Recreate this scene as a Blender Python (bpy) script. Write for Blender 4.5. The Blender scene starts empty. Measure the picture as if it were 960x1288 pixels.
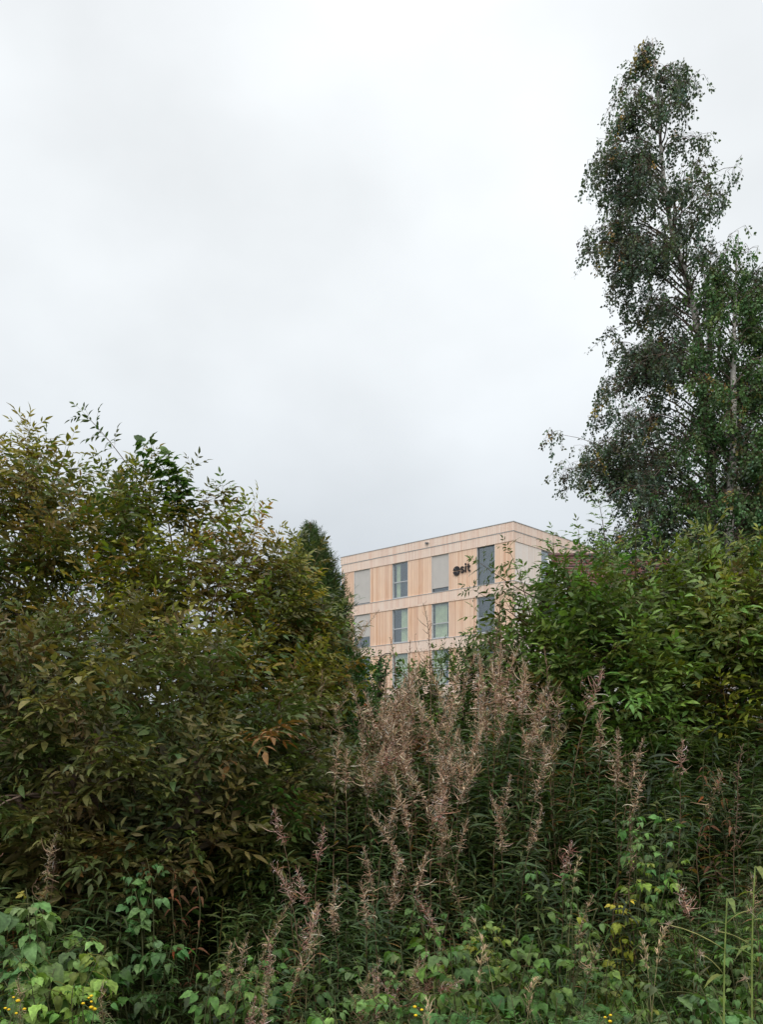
import bpy, math, random
import numpy as np
from mathutils import Vector
random.seed(7); rng = np.random.default_rng(7)
EYE = 1.6; F = 1172.0; CX, HY = 480.0, 960.0
scene = bpy.context.scene
COL = scene.collection

# ------------------------------------------------------------------ camera
cd = bpy.data.cameras.new('camera'); cam = bpy.data.objects.new('camera', cd); COL.objects.link(cam)
cam.location = (0, 0, EYE); cam.rotation_euler = (math.radians(90), 0, 0)
cd.sensor_fit = 'HORIZONTAL'; cd.sensor_width = 24.0; cd.lens = 24.0 * F / 960.0
cd.shift_y = (HY - 644.0) / 960.0; cd.clip_start = 0.05; cd.clip_end = 6000
scene.camera = cam

# ------------------------------------------------------------------ sky
SUN_EL, SUN_AZ = math.radians(46), math.radians(188)      # azimuth clockwise from +Y: behind the camera
world = bpy.data.worlds.new('World'); scene.world = world; world.use_nodes = True
wn = world.node_tree; wn.nodes.clear()
def WN(t, **k):
    n = wn.nodes.new(t)
    for a, b in k.items(): setattr(n, a, b)
    return n
wo = WN('ShaderNodeOutputWorld'); bg = WN('ShaderNodeBackground'); bg.inputs['Strength'].default_value = 0.1
sky = WN('ShaderNodeTexSky', sky_type='NISHITA', sun_disc=False, sun_elevation=SUN_EL, sun_rotation=SUN_AZ)
geo = WN('ShaderNodeTexCoord'); sep = WN('ShaderNodeSeparateXYZ'); wn.links.new(geo.outputs['Generated'], sep.inputs[0])
ramp = WN('ShaderNodeValToRGB'); cr = ramp.color_ramp; cr.interpolation = 'B_SPLINE'
cr.elements[0].position = 0.0; cr.elements[0].color = (.345, .375, .42, 1)
cr.elements[1].position = 1.0; cr.elements[1].color = (1, 1, 1, 1)
for p, c in ((.18, (.385, .415, .445, 1)), (.29, (.465, .492, .515, 1)), (.42, (.53, .553, .568, 1)), (.62, (.56, .581, .594, 1)), (.75, (.65, .66, .68, 1))):
    e = cr.elements.new(p); e.color = c
noi = WN('ShaderNodeTexNoise'); noi.inputs['Scale'].default_value = 3.0; noi.inputs['Detail'].default_value = 6; noi.inputs['Roughness'].default_value = .45
mp = WN('ShaderNodeMapping'); mp.inputs['Scale'].default_value = (1.0, 1.0, 1.5); mp.inputs['Location'].default_value = (2.1, .9, .35)
wn.links.new(geo.outputs['Generated'], mp.inputs[0]); wn.links.new(mp.outputs[0], noi.inputs['Vector'])
mr = WN('ShaderNodeMapRange'); mr.inputs['From Min'].default_value = .3; mr.inputs['From Max'].default_value = .7
mr.inputs['To Min'].default_value = 14.9; mr.inputs['To Max'].default_value = 19.0       # bright cloud against the 0.1 background
wn.links.new(sep.outputs['Z'], ramp.inputs[0]); wn.links.new(noi.outputs['Fac'], mr.inputs['Value'])
mul = WN('ShaderNodeVectorMath', operation='SCALE'); wn.links.new(ramp.outputs[0], mul.inputs[0]); wn.links.new(mr.outputs[0], mul.inputs['Scale'])
zen = WN('ShaderNodeMapRange', interpolation_type='SMOOTHSTEP'); zen.inputs['From Min'].default_value = .62; zen.inputs['From Max'].default_value = .97; zen.inputs['To Min'].default_value = 1; zen.inputs['To Max'].default_value = 1.7
wn.links.new(sep.outputs['Z'], zen.inputs['Value']); mul2 = WN('ShaderNodeVectorMath', operation='SCALE'); wn.links.new(mul.outputs[0], mul2.inputs[0]); wn.links.new(zen.outputs[0], mul2.inputs['Scale'])
mix = WN('ShaderNodeMix', data_type='RGBA'); mix.inputs['Factor'].default_value = .96
wn.links.new(sky.outputs[0], mix.inputs[6]); wn.links.new(mul2.outputs[0], mix.inputs[7])
wn.links.new(mix.outputs[2], bg.inputs['Color']); wn.links.new(bg.outputs[0], wo.inputs[0])

# ------------------------------------------------------------------ soft overcast sun
sd = bpy.data.lights.new('sun', 'SUN'); sd.energy = 1.5; sd.angle = math.radians(40); sd.color = (1, .965, .92)
sun = bpy.data.objects.new('sun', sd); COL.objects.link(sun)
tosun = Vector((math.sin(SUN_AZ) * math.cos(SUN_EL), math.cos(SUN_AZ) * math.cos(SUN_EL), math.sin(SUN_EL)))
sun.rotation_euler = tosun.to_track_quat('Z', 'Y').to_euler(); sun.location = (0, -20, 30)

vs = scene.view_settings; vs.view_transform = 'Standard'; vs.look = 'None'; vs.gamma = 1; vs.exposure = 0.0
vs.use_curve_mapping = False
scene.cycles.max_bounces = 5; scene.cycles.diffuse_bounces = 3; scene.cycles.glossy_bounces = 2
scene.cycles.transmission_bounces = 4; scene.cycles.transparent_max_bounces = 8

# ------------------------------------------------------------------ helpers
def at(px, py, d):                       # a point d metres ahead, in world metres
    return np.array([(px - CX) / F * d, d, EYE + (HY - py) / F * d])
_hx = [-200, 1.5, 3.0, 4.5, 6.0, 8.0, 10.0, 14.0, 25.0, 60.0, 120, 3000]
_hz = [-.1, 0., .10, .46, .95, 1.55, 1.9, 2.1, 2.2, 1.9, 1.6, -6.]
def hgt(x, y):
    return np.interp(y, _hx, _hz) + (.05 * np.sin(x * 1.7 + y * .9) + .04 * np.sin(x * 3.1 - y * 2.3)) * np.clip(y / 3., 0, 1) * np.clip((60 - y) / 40, 0, 1)
def nrm(v):
    v = np.asarray(v, float); return v / (np.linalg.norm(v, axis=-1, keepdims=True) + 1e-12)
def frame(d, up=(0, 0, 1)):              # columns: side, forward, normal
    d = nrm(d); x = np.cross(d, up)
    if np.linalg.norm(x) < 1e-3: x = np.cross(d, (1, 0, 0))
    x = nrm(x); return np.stack([x, d, np.cross(x, d)], 1)
def roll(R, a):
    c, s = math.cos(a), math.sin(a); return R @ np.array([[c, 0, s], [0, 1, 0], [-s, 0, c]])
class Acc:
    def __init__(s): s.V, s.T, s.C, s.n = [], [], [], 0
    def add(s, V, T, C=(1, 1, 1), R=None, loc=None, sc=1.0):
        V = V * sc
        if R is not None: V = V @ R.T
        if loc is not None: V = V + loc
        C = np.broadcast_to(np.asarray(C, float), (len(V), 3))
        s.V.append(V); s.T.append(T + s.n); s.C.append(C); s.n += len(V); return s
    def batch(s, tpl, R, loc, sc, col):
        V, T, C = tpl; M = len(R); n = len(V)
        W = np.einsum('mij,nj->mni', R, V) * np.asarray(sc)[:, None, None] + loc[:, None, :]
        K = col[:, None, :] * C[None]
        TT = (T[None] + (np.arange(M) * n)[:, None, None]) + s.n
        s.V.append(W.reshape(-1, 3)); s.T.append(TT.reshape(-1, 3)); s.C.append(K.reshape(-1, 3)); s.n += M * n
    def get(s):
        if not s.V: return np.zeros((0, 3)), np.zeros((0, 3), int), np.zeros((0, 3))
        return np.concatenate(s.V), np.concatenate(s.T), np.concatenate(s.C)
    def mesh(s, name, mat, origin=(0, 0, 0), smooth=True):
        V, T, C = s.get(); V = V - np.asarray(origin)
        me = bpy.data.meshes.new(name); n, m = len(V), len(T)
        me.vertices.add(n); me.vertices.foreach_set('co', V.astype(np.float32).ravel())
        me.loops.add(m * 3); me.loops.foreach_set('vertex_index', T.astype(np.int32).ravel())
        me.polygons.add(m); me.polygons.foreach_set('loop_start', np.arange(0, m * 3, 3, dtype=np.int32))
        me.polygons.foreach_set('use_smooth', np.full(m, smooth))
        me.update(calc_edges=True)
        a = me.color_attributes.new('Col', 'FLOAT_COLOR', 'POINT')
        a.data.foreach_set('color', np.concatenate([np.clip(C, 0, 1), np.ones((n, 1))], 1).astype(np.float32).ravel())
        me.materials.append(mat); return me
def thing(name, label, cat, loc=(0, 0, 0), group=None, rot=0):
    o = bpy.data.objects.new(name, None); COL.objects.link(o); o.location = loc; o.rotation_euler = (0, 0, rot)
    o.empty_display_size = .1
    o['label'] = label; o['category'] = cat
    if group: o['group'] = group
    return o
def part(name, me, parent=None, label=None):
    o = bpy.data.objects.new(name, me); COL.objects.link(o)
    if parent: o.parent = parent
    if label: o['label'] = label
    return o
def dup(root, loc, rot, sc, label, group):
    r = root.copy(); COL.objects.link(r); r.location = loc; r.rotation_euler = rot; r.scale = sc
    r['label'] = label; r['group'] = group
    for ch in list(root.children):
        c = ch.copy(); COL.objects.link(c); c.parent = r
    return r
def tube(P, r, k=5):
    P = np.asarray(P, float); n = len(P); r = np.broadcast_to(r, (n,))
    d = np.gradient(P, axis=0); V = []
    for i in range(n):
        R = frame(d[i], (0.13, .21, .97) if abs(nrm(d[i])[2]) < .95 else (1, .1, 0))
        a = np.arange(k) * 2 * math.pi / k
        V.append(P[i] + r[i] * (np.cos(a)[:, None] * R[:, 0] + np.sin(a)[:, None] * R[:, 2]))
    V = np.concatenate(V); T = []
    for i in range(n - 1):
        for j in range(k):
            a, b = i * k + j, i * k + (j + 1) % k
            T += [(a, b, b + k), (a, b + k, a + k)]
    T += [(0, j + 1, j) for j in range(1, k - 1)] + [((n - 1) * k, (n - 1) * k + j, (n - 1) * k + j + 1) for j in range(1, k - 1)]
    return V, np.array(T)
def curve(a, b, bend, n=8):
    a, b, bend = map(lambda q: np.asarray(q, float), (a, b, bend)); t = np.linspace(0, 1, n)[:, None]
    return a * (1 - t) + b * t + bend * (4 * t * (1 - t))
def leaf(L, W, droop=.2, fold=.25, n=4, peak=.4, twist=0., broad=False):
    t = np.linspace(0, 1, n + 1); w = np.interp(t, [0, peak * .45, peak, (1 + peak) / 2, 1], [0, .72, 1, .66, 0])
    if broad: w = np.interp(t, [0, .1, .22, .38, .55, .72, .88, 1], [0, .62, .92, 1, .90, .62, .25, 0]) * np.array([1 + random.gauss(0, .05) for _ in t])
    m = np.stack([0 * t + twist * L * t ** 2, L * t * (1 - .25 * droop * t), -droop * L * t ** 2], 1)
    l = m[1:-1] + np.stack([-W / 2 * w[1:-1], 0 * w[1:-1], fold * W / 2 * w[1:-1]], 1)
    r = m[1:-1] + np.stack([W / 2 * w[1:-1], 0 * w[1:-1], fold * W / 2 * w[1:-1]], 1)
    if broad: z_ = W * .045 * (-1.) ** np.arange(n - 1); l[:, 2] += z_; r[:, 2] += z_
    V = np.concatenate([m, l, r]); T = []; k = n - 1
    for s, off in ((0, n + 1), (1, n + 1 + k)):
        q = [(0, off, 1)]
        for i in range(1, n - 1): q += [(i, off + i - 1, off + i), (i, off + i, i + 1)]
        q += [(n - 1, off + n - 2, n)]
        T += [(a, c, b) if s == 0 else (a, b, c) for a, b, c in q]
    return V, np.array(T)
def jit(s=.2, h=.08):
    return np.clip(1 + random.gauss(0, s), .45, 1.8) * np.array([1 + random.gauss(0, h), 1 + random.gauss(0, h * .5), 1 + random.gauss(0, h)])
U = random.uniform; G = random.gauss
def rach(a, L, droop, r=.0012):
    y = np.linspace(0, 1, 4); P = np.stack([0 * y, L * y, -droop * L * y ** 2], 1); a.add(*tube(P, r, 3), (.9, .6, .5))
def pinnate(L=.22, pairs=3, lw=.27, droop=.5, ldroop=.35, ll=.42, peak=.38):
    """a feather-shaped leaf along +Y: leaflets in pairs and one at the end"""
    a = Acc(); rach(a, L * .85, droop * .7); base = jit(.13, .05)
    for i in range(pairs):
        t = .34 + .5 * i / max(1, pairs - 1) if pairs > 1 else .5
        p = np.array([0, L * .85 * t, -droop * .7 * L * .85 * t * t])
        for s in (-1, 1):
            l = L * ll * (1 - .10 * i) * U(.85, 1.1); ang = math.radians(U(46, 66))
            d = np.array([s * math.sin(ang), math.cos(ang), -droop * t * .8 + G(0, .12)])
            a.add(*leaf(l, l * lw * U(.85, 1.15), ldroop * U(.5, 1.5), U(.1, .45), 3, peak), base * jit(.10, .03), roll(frame(d), G(0, .25)), p)
    p = np.array([0, L * .85, -droop * .7 * L * .85]); l = L * ll * 1.12
    a.add(*leaf(l, l * lw * 1.1, ldroop, U(.1, .4), 3, peak), base * jit(.1, .03), frame((G(0, .1), 1, -droop)), p)
    return a.get()
def shoot(L, nodes, leafs, size=1., up=True, ang=58, taper=.45, solo=False, bare=.15):
    """a leafy shoot along +Y with opposite leaves"""
    a = Acc(); y = np.linspace(0, 1, 5); bx, bz = G(0, .06), G(0, .06)
    P = np.stack([bx * L * y ** 2, L * y, bz * L * y ** 2], 1); a.add(*tube(P, np.linspace(.0035, .0012, 5), 3), (.75, .5, .4))
    ph = U(0, 3)
    for i in range(nodes + 1):
        t = bare + (1 - bare) * i / nodes; p = np.array([bx * L * t * t, L * t, bz * L * t * t])
        k = (1 - taper * t ** 1.5) * size
        if up: ph += math.pi / 2 + G(0, .2) if not solo else 2.4
        for s in ((0,) if solo else (0, 1)):
            if random.random() < .06: continue
            if up:
                q = ph + s * math.pi; rad = np.array([math.cos(q), 0, math.sin(q)])
                A = math.radians(ang * (1 - .35 * t) + G(0, 9)); d = math.cos(A) * np.array([0, 1, 0]) + math.sin(A) * rad
                R = frame(d, (0, 1, 0))
            else:
                sgn = (-1, 1)[s] if not solo else (-1, 1)[i % 2]
                A = math.radians(ang * (1 - .3 * t) + G(0, 10)); d = np.array([sgn * math.sin(A), math.cos(A), G(.05, .2)]); R = frame(d, (0, 0, 1))
            V, T, C = random.choice(leafs); a.add(V, T, C * jit(.1, .03), roll(R, G(0, .25)), p, k * U(.85, 1.12))
    V, T, C = random.choice(leafs); a.add(V, T, C, frame((0, 1, .1), (0, .2, 1)), P[-1], (1 - taper) * size)
    return a.get()

# ------------------------------------------------------------------ materials
def newmat(name):
    m = bpy.data.materials.new(name); m.use_nodes = True; nt = m.node_tree; nt.nodes.clear()
    return m, nt, nt.nodes.new('ShaderNodeOutputMaterial')
def foliage_mat(name, trans=.3, rough=.5, spec=.35, mott=.35, scale=60., back=(1.25, 1.35, .7), gain=(1.4, 1.5, 1.1)):
    m, nt, out = newmat(name); N = nt.nodes.new; L = nt.links.new
    at_ = N('ShaderNodeAttribute'); at_.attribute_name = 'Col'
    tc = N('ShaderNodeTexCoord'); n = N('ShaderNodeTexNoise'); n.inputs['Scale'].default_value = scale; n.inputs['Detail'].default_value = 2
    L(tc.outputs['Object'], n.inputs['Vector']); r = N('ShaderNodeMapRange'); r.inputs['To Min'].default_value = 1 - mott; r.inputs['To Max'].default_value = 1 + mott
    r.inputs['From Min'].default_value = .25; r.inputs['From Max'].default_value = .75
    L(n.outputs['Fac'], r.inputs['Value']); s = N('ShaderNodeVectorMath'); s.operation = 'SCALE'
    L(at_.outputs['Color'], s.inputs[0]); L(r.outputs[0], s.inputs['Scale'])
    sv = N('ShaderNodeVectorMath'); sv.operation = 'MULTIPLY'; sv.inputs[1].default_value = gain; L(s.outputs[0], sv.inputs[0]); s = sv
    p = N('ShaderNodeBsdfPrincipled'); p.inputs['Roughness'].default_value = rough; p.inputs['Specular IOR Level'].default_value = spec
    L(s.outputs[0], p.inputs['Base Color'])
    if trans > 0:
        t = N('ShaderNodeBsdfTranslucent'); b = N('ShaderNodeVectorMath'); b.operation = 'MULTIPLY'; b.inputs[1].default_value = back
        L(s.outputs[0], b.inputs[0]); L(b.outputs[0], t.inputs['Color']); mx = N('ShaderNodeMixShader'); mx.inputs[0].default_value = trans
        L(p.outputs[0], mx.inputs[1]); L(t.outputs[0], mx.inputs[2]); L(mx.outputs[0], out.inputs[0])
    else: L(p.outputs[0], out.inputs[0])
    return m
def plain(name, c, rough=.6, spec=.4, metal=0, nscale=8, namt=.1, bump=0):
    m, nt, out = newmat(name); N = nt.nodes.new; L = nt.links.new
    tc = N('ShaderNodeTexCoord'); n = N('ShaderNodeTexNoise'); n.inputs['Scale'].default_value = nscale; n.inputs['Detail'].default_value = 5
    L(tc.outputs['Object'], n.inputs['Vector']); r = N('ShaderNodeMapRange'); r.inputs['To Min'].default_value = 1 - namt; r.inputs['To Max'].default_value = 1 + namt
    r.inputs['From Min'].default_value = .3; r.inputs['From Max'].default_value = .7
    L(n.outputs['Fac'], r.inputs['Value']); s = N('ShaderNodeVectorMath'); s.operation = 'SCALE'; s.inputs[0].default_value = c
    L(r.outputs[0], s.inputs['Scale']); p = N('ShaderNodeBsdfPrincipled'); L(s.outputs[0], p.inputs['Base Color'])
    p.inputs['Roughness'].default_value = rough; p.inputs['Specular IOR Level'].default_value = spec; p.inputs['Metallic'].default_value = metal
    if bump:
        b = N('ShaderNodeBump'); b.inputs['Strength'].default_value = bump; b.inputs['Distance'].default_value = .05; L(n.outputs['Fac'], b.inputs['Height']); L(b.outputs[0], p.inputs['Normal'])
    L(p.outputs[0], out.inputs[0]); return m
def wood_mat(name, c1, c2, grey, greyamt):
    """upright spruce boards 14 cm wide, each its own tone, weathered in streaks"""
    m, nt, out = newmat(name); N = nt.nodes.new; L = nt.links.new
    def M(op, a, b=None, c=None):
        n = N('ShaderNodeMath'); n.operation = op
        for i, v in enumerate((a, b, c)):
            if v is None: continue
            if isinstance(v, (int, float)): n.inputs[i].default_value = v
            else: L(v, n.inputs[i])
        return n.outputs[0]
    tc = N('ShaderNodeTexCoord'); s = N('ShaderNodeSeparateXYZ'); L(tc.outputs['Object'], s.inputs[0])
    u = M('DIVIDE', M('SUBTRACT', s.outputs['X'], s.outputs['Y']), .14); fl = M('FLOOR', u); fr = M('FRACT', u)
    wh = N('ShaderNodeTexWhiteNoise'); wh.noise_dimensions = '2D'; cv = N('ShaderNodeCombineXYZ'); L(fl, cv.inputs[0]); L(M('FLOOR', M('DIVIDE', s.outputs['Z'], 3.09)), cv.inputs[1])
    L(cv.outputs[0], wh.inputs['Vector'])
    mp = N('ShaderNodeMapping'); mp.inputs['Scale'].default_value = (9, 9, .8); L(tc.outputs['Object'], mp.inputs[0])
    n1 = N('ShaderNodeTexNoise'); n1.inputs['Scale'].default_value = 1.6; n1.inputs['Detail'].default_value = 6; L(mp.outputs[0], n1.inputs['Vector'])
    mp2 = N('ShaderNodeMapping'); mp2.inputs['Scale'].default_value = (.9, .9, .35); L(tc.outputs['Object'], mp2.inputs[0])
    n2 = N('ShaderNodeTexNoise'); n2.inputs['Scale'].default_value = 1.; n2.inputs['Detail'].default_value = 5; L(mp2.outputs[0], n2.inputs['Vector'])
    f = M('MULTIPLY_ADD', M('POWER', wh.outputs['Value'], .7), .75, M('MULTIPLY_ADD', n1.outputs['Fac'], .9, -.30))
    mx = N('ShaderNodeMix'); mx.data_type = 'RGBA'; L(f, mx.inputs[0]); mx.inputs[6].default_value = (*c1, 1); mx.inputs[7].default_value = (*c2, 1)
    r = N('ShaderNodeMapRange'); r.inputs['From Min'].default_value = .4; r.inputs['From Max'].default_value = .65; r.inputs['To Min'].default_value = greyamt * .45; r.inputs['To Max'].default_value = greyamt
    L(M('MULTIPLY_ADD', wh.outputs['Value'], .10, n2.outputs['Fac']), r.inputs['Value'])
    m2 = N('ShaderNodeMix'); m2.data_type = 'RGBA'; L(r.outputs[0], m2.inputs[0]); L(mx.outputs[2], m2.inputs[6]); m2.inputs[7].default_value = (*grey, 1)
    # open joint between boards
    g = M('MULTIPLY', M('MINIMUM', fr, M('SUBTRACT', 1.0, fr)), 12.0); g = M('MINIMUM', g, 1.0)
    b = N('ShaderNodeBump'); b.inputs['Strength'].default_value = .8; b.inputs['Distance'].default_value = .012; L(g, b.inputs['Height'])
    gv = N('ShaderNodeVectorMath'); gv.operation = 'SCALE'; L(m2.outputs[2], gv.inputs[0]); L(M('MULTIPLY_ADD', g, .30, .70), gv.inputs['Scale'])
    p = N('ShaderNodeBsdfPrincipled'); p.inputs['Roughness'].default_value = .8; p.inputs['Specular IOR Level'].default_value = .2
    L(gv.outputs[0], p.inputs['Base Color']); L(b.outputs[0], p.inputs['Normal']); L(p.outputs[0], out.inputs[0]); return m
def glass_mat(name, tint=(.90, .93, .93), refl=.16):
    m, nt, out = newmat(name); N = nt.nodes.new; L = nt.links.new
    t = N('ShaderNodeBsdfTransparent'); t.inputs[0].default_value = (*tint, 1); g = N('ShaderNodeBsdfGlossy'); g.inputs['Roughness'].default_value = .03; g.inputs['Color'].default_value = (.85, .9, .93, 1)
    fr = N('ShaderNodeLayerWeight'); fr.inputs[0].default_value = .35; a = N('ShaderNodeMath'); a.operation = 'MULTIPLY_ADD'; a.inputs[1].default_value = .45; a.inputs[2].default_value = refl * .5; a.use_clamp = True; L(fr.outputs['Facing'], a.inputs[0])
    tc = N('ShaderNodeTexCoord'); n = N('ShaderNodeTexNoise'); n.inputs['Scale'].default_value = 1.3; L(tc.outputs['Object'], n.inputs['Vector'])
    b = N('ShaderNodeBump'); b.inputs['Strength'].default_value = .08; L(n.outputs['Fac'], b.inputs['Height']); L(b.outputs[0], g.inputs['Normal'])
    x = N('ShaderNodeMixShader'); L(a.outputs[0], x.inputs[0]); L(t.outputs[0], x.inputs[1]); L(g.outputs[0], x.inputs[2]); L(x.outputs[0], out.inputs[0]); return m
M_LEAF = foliage_mat('elder_leaf', .28, .5, .28, gain=(1.22, 1.24, 1.0))
M_SOFT = foliage_mat('soft_leaf', .32, .5, .25, mott=.45, gain=(1.12, 1.10, .95))
M_BIRCH = foliage_mat('birch_leaf', .26, .5, .35, scale=6, gain=(1.9, 1.95, 2.1))  # gain lifted towards blue grey: haze put into the leaf colour
M_NEEDLE = foliage_mat('conifer_spray', .12, .6, .25, scale=8, gain=(1.5, 1.5, 1.3))
M_DRY = foliage_mat('dry_capsules', .35, .7, .2, back=(1.1, 1., .9), gain=(1.12, 1.1, 1.08))
M_STEM = foliage_mat('plant_stem', 0, .7, .2, scale=25, gain=(1, 1, 1))
M_GRASS = foliage_mat('grass_blade', .35, .45, .35)
M_FLOWER = foliage_mat('yellow_flower', .1, .6, .2, gain=(1, 1, 1))
M_WOOD = wood_mat('spruce_cladding', (.64, .30, .15), (.97, .67, .46), (.84, .70, .61), .42)
M_WOODB = wood_mat('spruce_band', (.76, .47, .34), (.96, .73, .58), (.87, .75, .67), .58)
M_WOODS = wood_mat('pale_cladding', (.76, .58, .46), (.93, .80, .70), (.86, .79, .74), .8)  # paler, greyer board tones, short side wall only
M_METAL = plain('zinc_flashing', (.55, .56, .57), .4, .5, .3)
M_FRAME = plain('window_frame_grey', (.16, .17, .18), .45)
M_BLIND = plain('screen_blind', (.56, .53, .50), .85, .2, nscale=2, namt=.04)
M_CURTAIN = plain('curtain_cloth', (.72, .76, .50), .9, .1, nscale=3, namt=.12)
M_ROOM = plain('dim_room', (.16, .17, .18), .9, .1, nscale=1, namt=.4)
M_GLASS = glass_mat('window_glass')
M_SIGN = plain('black_sign', (.018, .015, .016), .4)
M_ROOFF = plain('roof_felt', (.12, .12, .12), .9)

# ------------------------------------------------------------------ ground
def ground():
    ys = np.concatenate([[-60, -20, -5, -2], np.arange(0, 16, .25), np.arange(16, 60, 2), [60, 80, 120, 250, 600, 1500, 3000]])
    xs = np.concatenate([[-3000, -1200, -400, -150, -60, -30], np.arange(-16, 16.1, .4), [30, 60, 150, 400, 1200, 3000]])
    X, Y = np.meshgrid(xs, ys); Z = hgt(X, Y); near = (np.abs(X) < 17) & (Y > 1) & (Y < 60); Z = Z + near * rng.normal(0, .015, X.shape)
    V = np.stack([X.ravel(), Y.ravel(), Z.ravel()], 1); nx, ny = len(xs), len(ys); i = np.arange((ny - 1)); j = np.arange(nx - 1)
    I, J = np.meshgrid(i, j, indexing='ij'); a = (I * nx + J).ravel(); T = np.concatenate([np.stack([a, a + 1, a + 1 + nx], 1), np.stack([a, a + 1 + nx, a + nx], 1)])
    m, nt, out = newmat('bank_soil'); N = nt.nodes.new; L = nt.links.new
    tc = N('ShaderNodeTexCoord'); n = N('ShaderNodeTexNoise'); n.inputs['Scale'].default_value = 1.7; n.inputs['Detail'].default_value = 10; n.inputs['Roughness'].default_value = .7
    L(tc.outputs['Object'], n.inputs['Vector']); r = N('ShaderNodeValToRGB'); r.color_ramp.elements[0].position = .38; r.color_ramp.elements[0].color = (.035, .024, .015, 1)
    r.color_ramp.elements[1].position = .62; r.color_ramp.elements[1].color = (.04, .06, .018, 1); L(n.outputs['Fac'], r.inputs[0])
    p = N('ShaderNodeBsdfPrincipled'); p.inputs['Roughness'].default_value = 1; p.inputs['Specular IOR Level'].default_value = 0; L(r.outputs[0], p.inputs['Base Color']); b = N('ShaderNodeBump'); b.inputs['Distance'].default_value = .1
    L(n.outputs['Fac'], b.inputs['Height']); L(b.outputs[0], p.inputs['Normal']); L(p.outputs[0], out.inputs[0])
    a = Acc(); a.add(V, T); o = part('ground', a.mesh('ground', m)); o['kind'] = 'structure'
ground()

# ------------------------------------------------------------------ box builder
def box(a, x0, x1, y0, y1, z0, z1, c=(1, 1, 1)):
    V = np.array([(x, y, z) for z in (z0, z1) for y in (y0, y1) for x in (x0, x1)], float)
    q = [(0, 2, 3, 1), (4, 5, 7, 6), (0, 1, 5, 4), (1, 3, 7, 5), (3, 2, 6, 7), (2, 0, 4, 6)]
    W, T = [], []
    for f in q: T += [(len(W), len(W) + 1, len(W) + 2), (len(W), len(W) + 2, len(W) + 3)]; W += [V[i] for i in f]
    a.add(np.array(W), np.array(T), c)

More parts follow.
